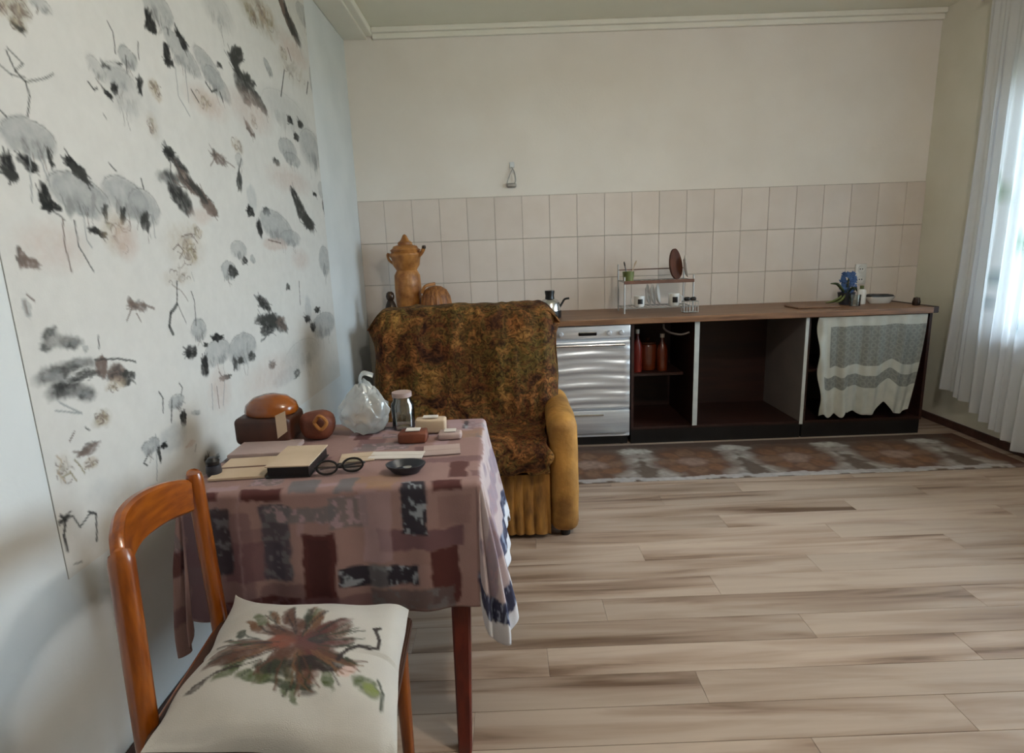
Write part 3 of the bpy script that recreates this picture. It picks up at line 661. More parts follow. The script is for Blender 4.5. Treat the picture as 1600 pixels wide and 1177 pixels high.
# windows in the right wall
def window(n, y0, y1, z0, z1):
    root = bpy.data.objects.new('window_%d' % n, None); COL.objects.link(root); struct(root)
    root.location = (XR + .12, (y0 + y1) / 2, z0)
    f = .06; xa, xb = XR + .09, XR + .15
    bm = bmesh.new()
    box(bm, xa, xb, y0, y1, z0, z0 + f, .006); box(bm, xa, xb, y0, y1, z1 - f, z1, .006)
    box(bm, xa, xb, y0, y0 + f, z0 + f, z1 - f, .006); box(bm, xa, xb, y1 - f, y1, z0 + f, z1 - f, .006)
    ym = (y0 + y1) / 2
    box(bm, xa, xb, ym - f * .7, ym + f * .7, z0 + f, z1 - f, .006)
    obj('window_frame', bm, M['white_frame'], root)
    for a, b in ((y0 + f, ym - f * .7), (ym + f * .7, y1 - f)):
        bm = bmesh.new(); box(bm, XR + .118, XR + .124, a - .004, b + .004, z0 + f - .004, z1 - f + .004); obj('pane', bm, M['pane'], root)
    bm = bmesh.new(); box(bm, XR - .05, XR + .09, y0 - .03, y1 + .03, z0 - .035, z0 - .001, .008, 2); obj('window_sill', bm, M['white_frame'], root)
window(1, *WIN[0])
# the yard outside
bm = bmesh.new(); box(bm, XR + .6, XR + 40, -25, 30, -1.3, -1.1); 
struct(obj('ground', bm, mat('yard_ground', lin(120, 124, 104), lin(146, 146, 130), 1.5, 0.95)))

# ceiling lamp of the room (just out of the frame)
lt = thing('pendant_lamp', 'white glass globe lamp hanging on a cord from the ceiling', 'lamp', (LX, LY, ZC))
bm = bmesh.new(); lathe(bm, [(0, 0), (.06, 0), (.055, -.03), (.012, -.045), (0, -.045)], (LX, LY, ZC), 24); obj('ceiling_rose', bm, M['white_frame'], lt, smooth=True)
bm = bmesh.new(); tube(bm, [(LX, LY, ZC - .04), (LX, LY, ZC - .22)], .004, 8); obj('cord', bm, M['white_frame'], lt, smooth=True)
bm = bmesh.new(); bmesh.ops.create_uvsphere(bm, u_segments=32, v_segments=20, radius=.10); bm.transform(Matrix.Translation((LX, LY, ZC - .31))); obj('globe', bm, M['lamp_glow'], lt, smooth=True)

# ------------------------------------------------------------------ kitchen run
bm = bmesh.new(); box(bm, -.845, 2.76, 3.79, YB - .012, .83, .87, .005, 2)
tag(obj('worktop', bm, M['worktop']), 'long brown wood-grain worktop running along the tiled wall', 'worktop')
bm = bmesh.new(); box(bm, 2.762, 2.80, 3.80, YB - .014, .83, .872, .004); 
o = obj('end_cap', bm, M['cab_dark']); o.parent = bpy.data.objects['worktop']

def cabinet_box(bm, x0, x1, t=.018, y0=3.83, y1=4.42, z0=.10, z1=.828):
    box(bm, x0, x0 + t, y0, y1, z0, z1); box(bm, x1 - t, x1, y0, y1, z0, z1)
    box(bm, x0 + t, x1 - t, y0 + .002, y1, z0, z0 + t)

# cabinet behind the armchair
c0 = thing('base_cabinet', 'base cabinet under the left end of the worktop, behind the armchair', 'cabinet', (-.44, 4.1, 0))
bm = bmesh.new(); cabinet_box(bm, -.83, .17); box(bm, -.81, .15, 4.40, 4.42, .12, .828); box(bm, -.82, .16, 3.90, 4.40, 0, .099); obj('carcass', bm, M['cab_side'], c0)
for a, b, hx in ((-.826, -.333, -.38), (-.327, .166, -.28)):
    bm = bmesh.new(); box(bm, a, b, 3.808, 3.828, .11, .824, .003); d = obj('door', bm, M['cab_edge'], c0)
    bm = bmesh.new(); tube(bm, [(hx, 3.808, .62), (hx, 3.785, .63), (hx, 3.785, .73), (hx, 3.808, .74)], .005); obj('handle', bm, M['steel_plain'], d, smooth=True)

# cooker
ck = thing('cooker', 'silver-white cooker with small dark display, right beside the armchair', 'cooker', (.49, 4.1, 0))
cx0, cx1 = .182, .798
bm = bmesh.new(); box(bm, cx0, cx1, 3.84, 4.40, .06, .828, .004); obj('body', bm, M['enamel'], ck)
bm = bmesh.new(); box(bm, cx0 + .002, cx1 - .002, 3.812, 3.842, .742, .826, .006, 2); pn = obj('control_panel', bm, M['steel'], ck, smooth=True)
bm = bmesh.new(); box(bm, .455, .575, 3.8095, 3.814, .762, .786, .004, 2); obj('display', bm, M['display'], pn)
for kx in (.25, .34, .655, .735):
    bm = bmesh.new(); lathe(bm, [(0, 0), (.017, 0), (.016, .012), (.011, .017), (0, .018)], (0, 0, 0), 18)
    bm.transform(Matrix.Translation((kx, 3.813, .776)) @ Matrix.Rotation(math.pi / 2, 4, 'X')); obj('knob', bm, M['steel'], pn, smooth=True)
# door: shallow waves shaped in to imitate horizontal reflection stripes
zz = np.linspace(.262, .722, 93); xx = np.linspace(cx0 + .004, cx1 - .004, 31)
Xg, Zg = np.meshgrid(xx, zz)
wav = .0032 * np.sin(Zg * 61 + .8 * np.sin(Xg * 5)) + .002 * np.sin(Zg * 121 + 1.3 + np.sin(Xg * 9))
edge = np.minimum(np.minimum(Xg - xx[0], xx[-1] - Xg), np.minimum(Zg - zz[0], zz[-1] - Zg))
Yg = 3.822 - wav * np.clip(edge / .03, 0, 1) - .006 * np.clip(edge / .008, 0, 1)
dr = grid_mesh('oven_door', np.stack([Xg, Yg, Zg], -1), M['steel'], ck)
bm = bmesh.new(); box(bm, cx0 + .004, cx1 - .004, 3.823, 3.8395, .262, .722); o = obj('door_core', bm, M['enamel'], dr)
bm = bmesh.new(); tube(bm, [(.225, 3.80, .70), (.225, 3.785, .70), (.755, 3.785, .70), (.755, 3.80, .70)], .009, 10); obj('handle', bm, M['steel_plain'], dr, smooth=True)
bm = bmesh.new(); box(bm, cx0 + .004, cx1 - .004, 3.815, 3.842, .09, .252, .004, 2); dw = obj('drawer', bm, M['steel'], ck, smooth=True)
bm = bmesh.new(); box(bm, .36, .62, 3.806, 3.8155, .215, .228, .003); obj('handle', bm, M['steel_plain'], dw)
bm = bmesh.new(); box(bm, cx0 + .01, cx1 - .01, 3.852, 3.865, .004, .0605, .002); obj('shade_strip', bm, M['black'], ck)  # added black strip standing in for the shade under the cooker
for kx in (cx0 + .05, cx1 - .05):
    for ky in (3.88, 4.35):
        bm = bmesh.new(); lathe(bm, [(0, 0), (.022, 0), (.02, .06), (0, .06)], (kx, ky, 0), 14); obj('leg', bm, M['black'], ck, smooth=True)

# open cabinet of two bays
oc = thing('open_cabinet', 'open dark-brown cabinet without doors in the middle of the kitchen run', 'cabinet', (1.39, 4.1, 0))
for a, b in ((.806, .824), (1.222, 1.252), (1.952, 1.972)):
    bm = bmesh.new(); box(bm, a, b, 3.832, 4.42, .10, .828); sp = obj('side_panel', bm, M['cab_dark'] if a < 1.9 else M['cab_side'], oc)
    if a > .9:
        bm = bmesh.new(); box(bm, a - .001, b + .001, 3.826, 3.832, .12 if a < 1.9 else .10, .828, .001); obj('edge_strip', bm, M['cab_edge'], sp)
bm = bmesh.new(); box(bm, .824, 1.952, 4.405, 4.42, .10, .828); obj('back_panel', bm, M['cab_dark'], oc)
for a, b in ((.824, 1.222), (1.252, 1.952)):
    bm = bmesh.new(); box(bm, a, b, 3.84, 4.405, .10, .118); obj('bottom_panel', bm, M['cab_dark'], oc)
bm = bmesh.new(); box(bm, .81, 1.968, 3.85, 4.40, 0, .099); obj('plinth', bm, M['black'], oc)  # black colour stands in for the shadow beneath the cabinet

# bottles in the narrow bay, drain pipe
def bottle(x, y, z, h, r, m, label):
    t = thing('bottle', label, 'bottle', (x, y, z))
    bm = bmesh.new(); lathe(bm, [(0, 0), (r * .95, 0), (r, .006), (r, h * .55), (r * .8, h * .68), (r * .36, h * .8), (r * .33, h * .9), (0, h * .9)], (x, y, z), 22); obj('body', bm, m, t, smooth=True)
    bm = bmesh.new(); lathe(bm, [(0, h * .9), (r * .42, h * .9), (r * .42, h), (0, h)], (x, y, z), 18); obj('cap', bm, M['white_ceramic'], t, smooth=True)
    return t
bm = bmesh.new(); box(bm, .826, 1.20, 3.99, 4.40, .44, .458); obj('shelf', bm, M['cab_dark'], oc)
bottle(.895, 4.06, .459, .30, .034, M['red_plastic'], 'red bottle with a pale cap in the narrow bay beside the cooker')
bottle(1.075, 4.08, .459, .26, .038, M['amber'], 'amber-brown bottle with a pale cap on the right of the narrow bay')
ab = thing('canister', 'squat reddish-amber glazed canister between the two bottles', 'canister', (.985, 4.10, .459))
bm = bmesh.new(); lathe(bm, [(0, 0), (.062, 0), (.068, .01), (.068, .17), (.06, .185), (0, .187)], (.985, 4.14, .459), 26); obj('body', bm, M['amber'], ab, smooth=True)
bm = bmesh.new(); lathe(bm, [(0, .187), (.058, .187), (.056, .2), (.014, .208), (.014, .225), (0, .228)], (.985, 4.14, .459), 26); obj('lid', bm, M['brown_board'], ab, smooth=True)
bm = bmesh.new(); tube(bm, smooth_path([(1.05, 3.96, .80), (1.055, 3.96, .77), (1.09, 3.94, .745), (1.15, 3.90, .735), (1.205, 3.89, .75)]), .007, 10)
tag(obj('drain_hose', bm, M['cab_side'], smooth=True), 'pale curved hose under the worktop in the narrow bay', 'hose')

# curtained cabinet
cc = thing('base_cabinet', 'dark base cabinet at the right end, hidden behind a lace cloth', 'cabinet', (2.36, 4.1, 0))
bm = bmesh.new(); cabinet_box(bm, 1.974, 2.79, y0=3.84); box(bm, 1.99, 2.775, 4.40, 4.42, .118, .828); obj('carcass', bm, M['cab_dark'], cc)
bm = bmesh.new(); box(bm, 1.992, 2.772, 3.88, 4.40, .45, .466); obj('shelf', bm, M['cab_dark'], cc)
bm = bmesh.new(); box(bm, 1.98, 2.785, 3.85, 4.40, 0, .099); obj('plinth', bm, M['black'], cc)  # black here too, for the under-cabinet shade

# lace cloth
nu, nv = 150, 140
U, V = np.meshgrid(np.linspace(0, 1, nu), np.linspace(0, 1, nv))
x0 = 2.022 + .045 * V ** 1.5; x1 = 2.735 - .075 * V ** 1.6
bot = .160 + .014 * np.sin(U * 46) * (U < .3) + .085 * np.exp(-((U - .72) / .075) ** 2) + .035 * np.exp(-((U - .36) / .07) ** 2) + .03 * (U > .93) * (U - .93) / .07
Z = .826 + (bot - .826) * V
X = x0 + (x1 - x0) * U
Yc = 3.808 - .012 * V - (.010 * np.sin(U * 24 + 1) + .006 * np.sin(U * 57)) * (.3 + .9 * V) + .02 * np.exp(-(U / .04) ** 2) * np.sin(V * 14)
col = np.ones(U.shape + (3,)) * np.array(lin(172, 172, 163))
xm = U * .70; zm = V * .66
cell = .043
cr_ = np.hypot((xm / cell) % 1 - .5, (zm / cell) % 1 - .5)
band = ((V > .10) & (V < .50) & (U > .12)) | ((V > .60) & (V < .72) & (U > .06))
ring = np.clip(1 - np.abs(cr_ - .36) / .14, 0, 1)
dk = np.array(lin(116, 118, 113))
bb = band.astype(float)[..., None]
col = col * (1 - bb) + (dk * (1 - ring[..., None] * .35) + np.array(lin(166, 166, 158)) * ring[..., None] * .35) * bb
col *= (0.92 + .16 * value_noise(U.shape, 9, 4))[..., None]
lc = grid_mesh('lace_cloth', np.stack([X, Yc, Z], -1), M['lace'], None, col, thick=.003)
tag(lc, 'grey-white lace cloth with a wavy hem hanging from the right end of the worktop', 'cloth')

# patterned rug in front of the kitchen run
RX0, RX1, RY0, RY1 = -.62, 2.99, 3.17, 3.805
cv = Canvas(RX1 - RX0, RY1 - RY0, .009, lin(92, 78, 68), warp=.018, cell=.07, seed=21)
W_, H_ = RX1 - RX0, RY1 - RY0
pal_w, brn, org, pnk = lin(172, 166, 158), lin(92, 64, 50), lin(118, 84, 60), lin(140, 116, 104)
k = 0; cxm = .48 - RX0 - 1.26
while cxm < W_ + .3:
    for s_ in (-1, 1):
        for j in range(3):
            cv.blob(cxm + .315 + s_ * (.03 + .055 * j), .14 + .19 * j, .085, .05, 24 * s_, pal_w, .8, .4, .3)
            cv.blob(cxm + .315 - s_ * (.05 + .03 * j), .24 + .17 * j, .06, .045, -30 * s_, lin(150, 140, 134), .7, .4, .3)
    cv.blob(cxm, .36, .25, .26, 0, brn, .95, .35, .35)
    for j in range(8):
        a = j * math.pi / 4
        cv.blob(cxm + .15 * math.cos(a), .36 + .15 * math.sin(a), .062, .05, 45 * j, org if j % 2 else lin(118, 90, 70), .85, .5, .4)
    cv.blob(cxm, .36, .085, .075, 0, pnk, .85, .5, .3)
    k += 1; cxm += .63
cv.rect(0, H_ - .045, W_, H_, lin(168, 162, 160), .75)
cv.rect(0, 0, W_, .10, lin(70, 50, 44), .6)
cv.rect(W_ - .10, 0, W_, H_, lin(84, 56, 46), .8)
cv.C *= (0.85 + .3 * cv.tex)[..., None]
edge = np.minimum(np.minimum(cv.A, W_ - cv.A), np.minimum(cv.B, H_ - cv.B))
P3 = np.stack([RX0 + cv.A, RY1 - cv.B, .0015 + .0075 * np.clip(edge / .012, 0, 1)], -1)
rg = grid_mesh('rug', P3, M['rug'], None, cv.C)
tag(rg, 'patterned brown and grey rug with round flower medallions along the kitchen run', 'rug')

# ------------------------------------------------------------------ things on the worktop
WT = .8705
# golden ornament
gx, gy = -.70, 4.22
t = thing('ornament', 'tall golden-brown ornamental urn with tiered pointed top, left end of worktop', 'ornament', (gx, gy, WT))
bm = bmesh.new(); lathe(bm, [(0, 0), (.085, 0), (.09, .02), (.075, .05), (.088, .10), (.092, .22), (.088, .31), (.07, .345), (0, .345)], (gx, gy, WT), 32, ribs=12, ribamp=.025); obj('body', bm, M['gold'], t, smooth=True)
bm = bmesh.new(); lathe(bm, [(0, .345), (.07, .345), (.092, .38), (.10, .43), (.112, .445), (.112, .46), (.098, .468), (.106, .485), (.09, .495), (.082, .51), (.05, .52), (.05, .535), (.03, .55), (.012, .585), (0, .592)], (gx, gy, WT), 32); obj('tiered_top', bm, M['gold'], t, smooth=True)
bm = bmesh.new(); tube(bm, smooth_path([(gx + .08, gy - .03, WT + .44), (gx + .115, gy - .04, WT + .46), (gx + .135, gy - .05, WT + .49)]), [.016] * 6 + [.013] * 7, 10); obj('spout', bm, M['gold'], t, smooth=True)
bm = bmesh.new(); lathe(bm, [(0, 0), (.012, 0), (.015, .01), (.012, .022), (0, .024)], (gx + .137, gy - .052, WT + .488), 14); obj('spout_tip', bm, M['bronze'], t, smooth=True)
bm = bmesh.new()
for sgn in (-1,):
    tube(bm, smooth_path([(gx - .09, gy, WT + .43), (gx - .125, gy, WT + .46), (gx - .12, gy, WT + .42), (gx - .088, gy, WT + .39)]), .009, 8)
obj('handle', bm, M['gold'], t, smooth=True)
# ribbed dome
dx, dy = -.50, 4.16
t = thing('basket', 'ribbed brown dome-shaped basket beside the golden urn', 'basket', (dx, dy, WT))
bm = bmesh.new(); lathe(bm, [(0, 0), (.10, 0), (.108, .03), (.108, .10), (.098, .16), (.075, .205), (.04, .228), (0, .235)], (dx, dy, WT), 72, ribs=18, ribamp=.03); obj('body', bm, M['gold_ribbed'], t, smooth=True)
bm = bmesh.new(); tube(bm, smooth_path([(dx - .09, dy - .05, WT + .19), (dx - .06, dy - .06, WT + .235), (dx, dy - .02, WT + .248)]), .011, 8); obj('handle', bm, M['gold'], t, smooth=True)
# small dark bottle-shaped figure on saucer
fx, fy = -.80, 4.06
bm = bmesh.new(); lathe(bm, [(0, 0), (.05, 0), (.076, .006), (.08, .0085), (.074, .0088), (.045, .0078), (0, .0078)], (fx + .01, fy, WT), 28)
tag(obj('saucer', bm, M['white_ceramic'], smooth=True), 'small white saucer under the dark bell, by the left wall', 'saucer')
t = thing('bell', 'small dark pear-shaped metal bell on a white saucer by the left wall', 'bell', (fx, fy, WT + .009))
bm = bmesh.new(); lathe(bm, [(0, 0), (.052, 0), (.054, .01), (.047, .04), (.043, .075), (.032, .115), (.02, .14), (0, .142)], (fx, fy, WT + .0092), 26); obj('body', bm, M['bronze'], t, smooth=True)
bm = bmesh.new(); lathe(bm, [(.018, .14), (.026, .15), (.029, .17), (.024, .19), (.012, .20), (0, .201)], (fx, fy, WT + .0092), 22); obj('knob', bm, M['bronze'], t, smooth=True)
bm = bmesh.new(); lathe(bm, [(.0465, .045), (.0475, .05), (.0455, .062), (.0435, .075), (.042, .076)], (fx, fy, WT + .0092), 26); obj('collar', bm, M['steel_plain'], t, smooth=True)

# kettle
kx, ky = .285, 3.98
t = thing('kettle', 'small black and steel kettle on the worktop above the cooker', 'kettle', (kx, ky, WT))
bm = bmesh.new(); lathe(bm, [(0, 0), (.074, 0), (.076, .004), (.076, .048), (.073, .05), (0, .05)], (kx, ky, WT), 32); obj('base', bm, M['black'], t, smooth=True)
bm = bmesh.new(); lathe(bm, [(.0725, .05), (.066, .10), (.05, .122), (.03, .128), (0, .128)], (kx, ky, WT), 32); obj('body', bm, M['steel_plain'], t, smooth=True)
bm = bmesh.new(); lathe(bm, [(0, .128), (.032, .128), (.029, .15), (.033, .17), (.033, .182), (0, .184)], (kx, ky, WT), 24); obj('lid_knob', bm, M['black'], t, smooth=True)
bm = bmesh.new(); tube(bm, [(kx - .055, ky - .02, WT + .065), (kx - .10, ky - .035, WT + .095), (kx - .135, ky - .05, WT + .118)], [.017, .012, .007], 12); obj('spout', bm, M['steel_plain'], t, smooth=True)
bm = bmesh.new(); tube(bm, smooth_path([(kx + .06, ky, WT + .06), (kx + .085, ky, WT + .10), (kx + .10, ky - .01, WT + .122), (kx + .13, ky - .015, WT + .128)]), .007, 8); obj('handle', bm, M['black'], t, smooth=True)

# dish rack
t = thing('dish_rack', 'two-tier wire dish rack standing on the worktop against the tiles', 'dish rack', (1.03, 4.17, WT))
rx0, rx1, ry0, ry1 = .80, 1.27, 4.04, 4.27
for px in (rx0, rx1):
    for py in (ry0, ry1):
        bm = bmesh.new(); tube(bm, [(px, py, WT), (px, py, WT + (.33 if py > 4.2 else .25))], .005, 8); obj('post', bm, M['wire'], t, smooth=True)
for nm, z in (('lower_tier', .035), ('upper_tier', .215)):
    bm = bmesh.new()
    for py in (ry0, ry1): tube(bm, [(rx0, py, WT + z), (rx1, py, WT + z)], .004, 6)
    for px in (rx0, rx1): tube(bm, [(px, ry0, WT + z), (px, ry1, WT + z)], .004, 6)
    for i in range(1, 14):
        px = rx0 + (rx1 - rx0) * i / 14; tube(bm, [(px, ry0, WT + z), (px, ry1, WT + z)], .002, 5)
    tr = obj(nm, bm, M['wire'], t, smooth=True)
    if nm == 'upper_tier':
        bm = bmesh.new(); box(bm, rx0 - .004, rx1 + .004, ry0 - .012, ry0 - .005, WT + z - .014, WT + z + .008, .002); obj('front_strip', bm, M['shelf_brown'], tr)
        bm = bmesh.new(); tube(bm, [(rx0, ry1, WT + z + .075), (rx1, ry1, WT + z + .075)], .004, 6); obj('top_rail', bm, M['shelf_brown'], tr, smooth=True)
UT = WT + .2195; LT = WT + .0395
# oval brown board standing on the upper tier
bm = bmesh.new()
n_ = 36
prof = [(math.cos(a) * .055 * (1 - .12 * math.sin(a)), math.sin(a) * .105) for a in [2 * math.pi * i / n_ for i in range(n_)]]
f0 = [bm.verts.new((x, -.007, z + .105)) for x, z in prof]; f1 = [bm.verts.new((x, .007, z + .105)) for x, z in prof]
bm.faces.new(f0); bm.faces.new(f1[::-1])
for i in range(n_): bm.faces.new((f0[i], f1[i], f1[(i + 1) % n_], f0[(i + 1) % n_]))
bm.transform(Matrix.Translation((1.18, 4.12, UT)) @ Matrix.Rotation(math.radians(28), 4, 'Z') @ Matrix.Rotation(math.radians(-9), 4, 'X'))
tag(obj('serving_board', bm, M['brown_board']), 'oval brown wooden board standing upright on the rack upper tier', 'board')
# white plate leaning behind board
def plate(name, r, Mx, label, m=None):
    bm = bmesh.new(); lathe(bm, [(0, 0), (r * .6, 0), (r * .95, .014), (r, .018), (r * .94, .019), (r * .6, .006), (0, .006)], (0, 0, 0), 36)
    bm.transform(Mx)
    return tag(obj(name, bm, m or M['white_ceramic'], smooth=True), label, 'plate')
RX90 = Matrix.Rotation(math.radians(82), 4, 'X')
plate('plate', .078, Matrix.Translation((1.238, 4.165, UT + .082)) @ Matrix.Rotation(math.radians(74), 4, 'Z') @ RX90, 'white plate standing upright behind the oval brown board on the rack')
# cutlery holder with spoons
t = thing('cutlery_holder', 'olive-green cutlery holder at the left end of the upper rack tier', 'holder', (.845, 4.12, UT))
bm = bmesh.new(); lathe(bm, [(0, 0), (.034, 0), (.04, .065), (.037, .065), (.031, .005), (0, .005)], (.84, 4.11, UT), 22); obj('cup', bm, M['leaf_pale'], t, smooth=True)
def utensil(name, a, b, m, label, cat, bowl=True):
    a, b = Vector(a), Vector(b); t = thing(name, label, cat, a)
    bm = bmesh.new(); tube(bm, [a, (a + b) / 2, b], [.004, .003, .0035], 8); obj('handle', bm, m, t, smooth=True)
    bm = bmesh.new(); bmesh.ops.create_uvsphere(bm, u_segments=14, v_segments=8, radius=1)
    d = (b - a).normalized()
    bm.transform(Matrix.Translation(b + d * .015) @ d.to_track_quat('Z', 'Y').to_matrix().to_4x4() @ Matrix.Diagonal((.012, .005, .02, 1))); obj('bowl', bm, m, t, smooth=True)
utensil('spoon', (.835, 4.10, UT + .008), (.815, 4.10, UT + .10), M['black'], 'dark-handled utensil leaning left in the green cutlery holder', 'utensil')
utensil('spoon', (.845, 4.115, UT + .008), (.885, 4.12, UT + .105), M['paper'], 'pale wooden spoon leaning right in the green cutlery holder', 'spoon')
# lower tier: white mugs, bowls, plates
def mug(x, y, z, r, h, m, label, mark=None, side=1):
    t = thing('mug', label, 'mug', (x, y, z))
    bm = bmesh.new(); lathe(bm, [(0, 0), (r * .85, 0), (r, .01), (r, h), (r * .92, h), (r * .9, .008), (0, .008)], (x, y, z), 26); obj('body', bm, m, t, smooth=True)
    bm = bmesh.new(); tube(bm, smooth_path([(x + side * r * .97, y, z + h * .8), (x + side * r * 1.5, y, z + h * .75), (x + side * r * 1.5, y, z + h * .3), (x + side * r * .97, y, z + h * .22)]), .004, 8); obj('handle', bm, m, t, smooth=True)
    if mark:
        bm = bmesh.new()
        for i in range(7):
            a = math.radians(-90 - 28 + 56 * i / 6)
            p = Vector((x + (r + .0012) * math.cos(a), y + (r + .0012) * math.sin(a), 0))
            vs = [bm.verts.new(p + Vector((0, 0, z + h * .28))), bm.verts.new(p + Vector((0, 0, z + h * .74)))]
            if i: bm.faces.new((pv[0], vs[0], vs[1], pv[1]))
            pv = vs
        obj('dark_mark', bm, M['black'], t)
mug(.915, 4.10, LT, .036, .075, M['white_ceramic'], 'white mug with a dark mark at left on the rack lower tier', True, -1)
mug(1.155, 4.10, LT, .037, .085, M['white_ceramic'], 'white mug with a square dark mark, right on the rack lower tier', True, 1)
for i, xx_ in enumerate((.98, 1.015, 1.05)):
    plate('plate', .075, Matrix.Translation((xx_, 4.17, LT + .076)) @ Matrix.Rotation(math.radians(70), 4, 'Z') @ RX90,
          ['white plate standing leftmost of three in the rack lower tier', 'white plate standing second of three in the rack lower tier', 'white plate standing nearest the right mug in the rack lower tier'][i]).__setitem__('group', 'plates in the rack lower tier')
t = thing('wire_basket', 'small square wire basket hooked at the right end of the dish rack', 'basket', (1.245, 4.0, WT))
bm = bmesh.new()
for z in (.004, .04, .075):
    for a, b in (((1.19, 3.97), (1.285, 3.97)), ((1.285, 3.97), (1.285, 4.03)), ((1.285, 4.03), (1.19, 4.03)), ((1.19, 4.03), (1.19, 3.97))):
        tube(bm, [(*a, WT + z), (*b, WT + z)], .0022, 6)
for i in range(6):
    px = 1.19 + .019 * i; tube(bm, [(px, 3.97, WT + .003), (px, 3.97, WT + .075)], .0016, 5); tube(bm, [(px, 4.03, WT + .003), (px, 4.03, WT + .075)], .0016, 5)
obj('wires', bm, M['wire'], t, smooth=True)
bm = bmesh.new(); box(bm, 1.192, 1.283, 3.972, 4.028, WT + .003, WT + .006); obj('base', bm, M['wire'], t)
for i, (xx_, lab) in enumerate(((1.215, 'dark round sponge at left on top of the small wire basket'), (1.258, 'dark round sponge at right on top of the small wire basket'))):
    bm = bmesh.new(); softbox(bm, xx_ - .019, xx_ + .019, 3.98, 4.02, WT + .0775, WT + .104, .011, 1, .003, 30, i); tag(obj('sponge', bm, M['black'], smooth=True), lab, 'sponge', 'sponges on the wire basket')

# chopping board
bm = bmesh.new(); box(bm, 1.95, 2.24, 3.95, 4.15, WT, WT + .012, .005, 2)
tag(obj('chopping_board', bm, M['worktop']), 'thin brown chopping board lying flat left of the blue flower', 'board')

# blue flower in dark pot in a clear glass
hx, hy = 2.375, 4.13
t = thing('tumbler', 'clear straight glass in front of the blue flower pot', 'glass', (hx + .005, 4.03, WT))
bm = bmesh.new(); lathe(bm, [(0, 0), (.034, 0), (.036, .075), (.0345, .075), (.032, .006), (0, .006)], (hx + .005, 4.03, WT), 26); obj('wall', bm, M['glass'], t, smooth=True)
t = thing('potted_flower', 'blue clustered flower with arching dark leaves in a dark pot', 'plant', (hx, hy, WT))
bm = bmesh.new(); lathe(bm, [(0, 0), (.042, 0), (.055, .075), (.057, .085), (.051, .085), (.048, .07), (0, .07)], (hx, hy, WT), 26); obj('pot', bm, M['pot_dark'], t, smooth=True)
bm = bmesh.new(); tube(bm, smooth_path([(hx, hy, WT + .07), (hx + .004, hy, WT + .13), (hx + .008, hy, WT + .20)]), .005, 8); obj('stem', bm, M['leaf'], t, smooth=True)
bm = bmesh.new()
def floret(bm, c, s, rnd):
    for q in range(5):
        a = 2 * math.pi * q / 5 + rnd
        d = Vector((math.cos(a), math.sin(a) * .6, math.sin(a) * .8))
        e = Vector((-math.sin(a), 0, math.cos(a)))
        p = Vector(c)
        vs = [bm.verts.new(p), bm.verts.new(p + d * s * .6 + e * s * .35), bm.verts.new(p + d * s * 1.1), bm.verts.new(p + d * s * .6 - e * s * .35)]
        bm.faces.new(vs)
for i in range(90):
    zt = random.random(); a = random.random() * 2 * math.pi
    r = (.047 if .15 < zt < .8 else .034) * random.uniform(.6, 1.0)
    floret(bm, (hx + .006 + r * math.cos(a), hy + r * math.sin(a) * .8, WT + .085 + .135 * zt), .017, a)
obj('bloom', bm, M['petal_blue'], t)['kind'] = 'stuff'
def leaf(bm, pts, w):
    pts = smooth_path(pts, 5); n = len(pts); pv = None
    for i, p in enumerate(pts):
        f = i / (n - 1); ww = w * math.sin(math.pi * (f * .88 + .12)) + .001
        d = (pts[min(i + 1, n - 1)] - pts[max(i - 1, 0)]).normalized()
        s = d.cross(Vector((0, 1, .3))).normalized()
        v = [bm.verts.new(p + s * ww), bm.verts.new(p + Vector((0, -.004, 0))), bm.verts.new(p - s * ww)]
        if pv:
            bm.faces.new((pv[0], v[0], v[1], pv[1])); bm.faces.new((pv[1], v[1], v[2], pv[2]))
        pv = v
LV = [([(hx - .01, hy, WT + .08), (hx - .05, hy - .02, WT + .115), (hx - .09, hy - .03, WT + .148), (hx - .14, hy - .04, WT + .152)], .009, 'leaf'),
      ([(hx - .02, hy, WT + .08), (hx - .06, hy - .03, WT + .05), (hx - .11, hy - .04, WT + .03), (hx - .17, hy - .05, WT + .022)], .012, 'leaf_pale'),
      ([(hx - .01, hy - .01, WT + .08), (hx - .04, hy - .05, WT + .06), (hx - .08, hy - .08, WT + .035), (hx - .13, hy - .10, WT + .025)], .012, 'leaf_pale'),
      ([(hx + .02, hy, WT + .08), (hx + .045, hy - .02, WT + .12), (hx + .055, hy - .03, WT + .09)], .009, 'leaf'),
      ([(hx, hy - .02, WT + .08), (hx + .012, hy - .05, WT + .12), (hx + .02, hy - .065, WT + .10)], .009, 'leaf')]
for pts, w, m in LV:
    bm = bmesh.new(); leaf(bm, pts, w); o = obj('leaf', bm, M[m], t, smooth=True)
    s = o.modifiers.new('thickness', 'SOLIDIFY'); s.thickness = .0015
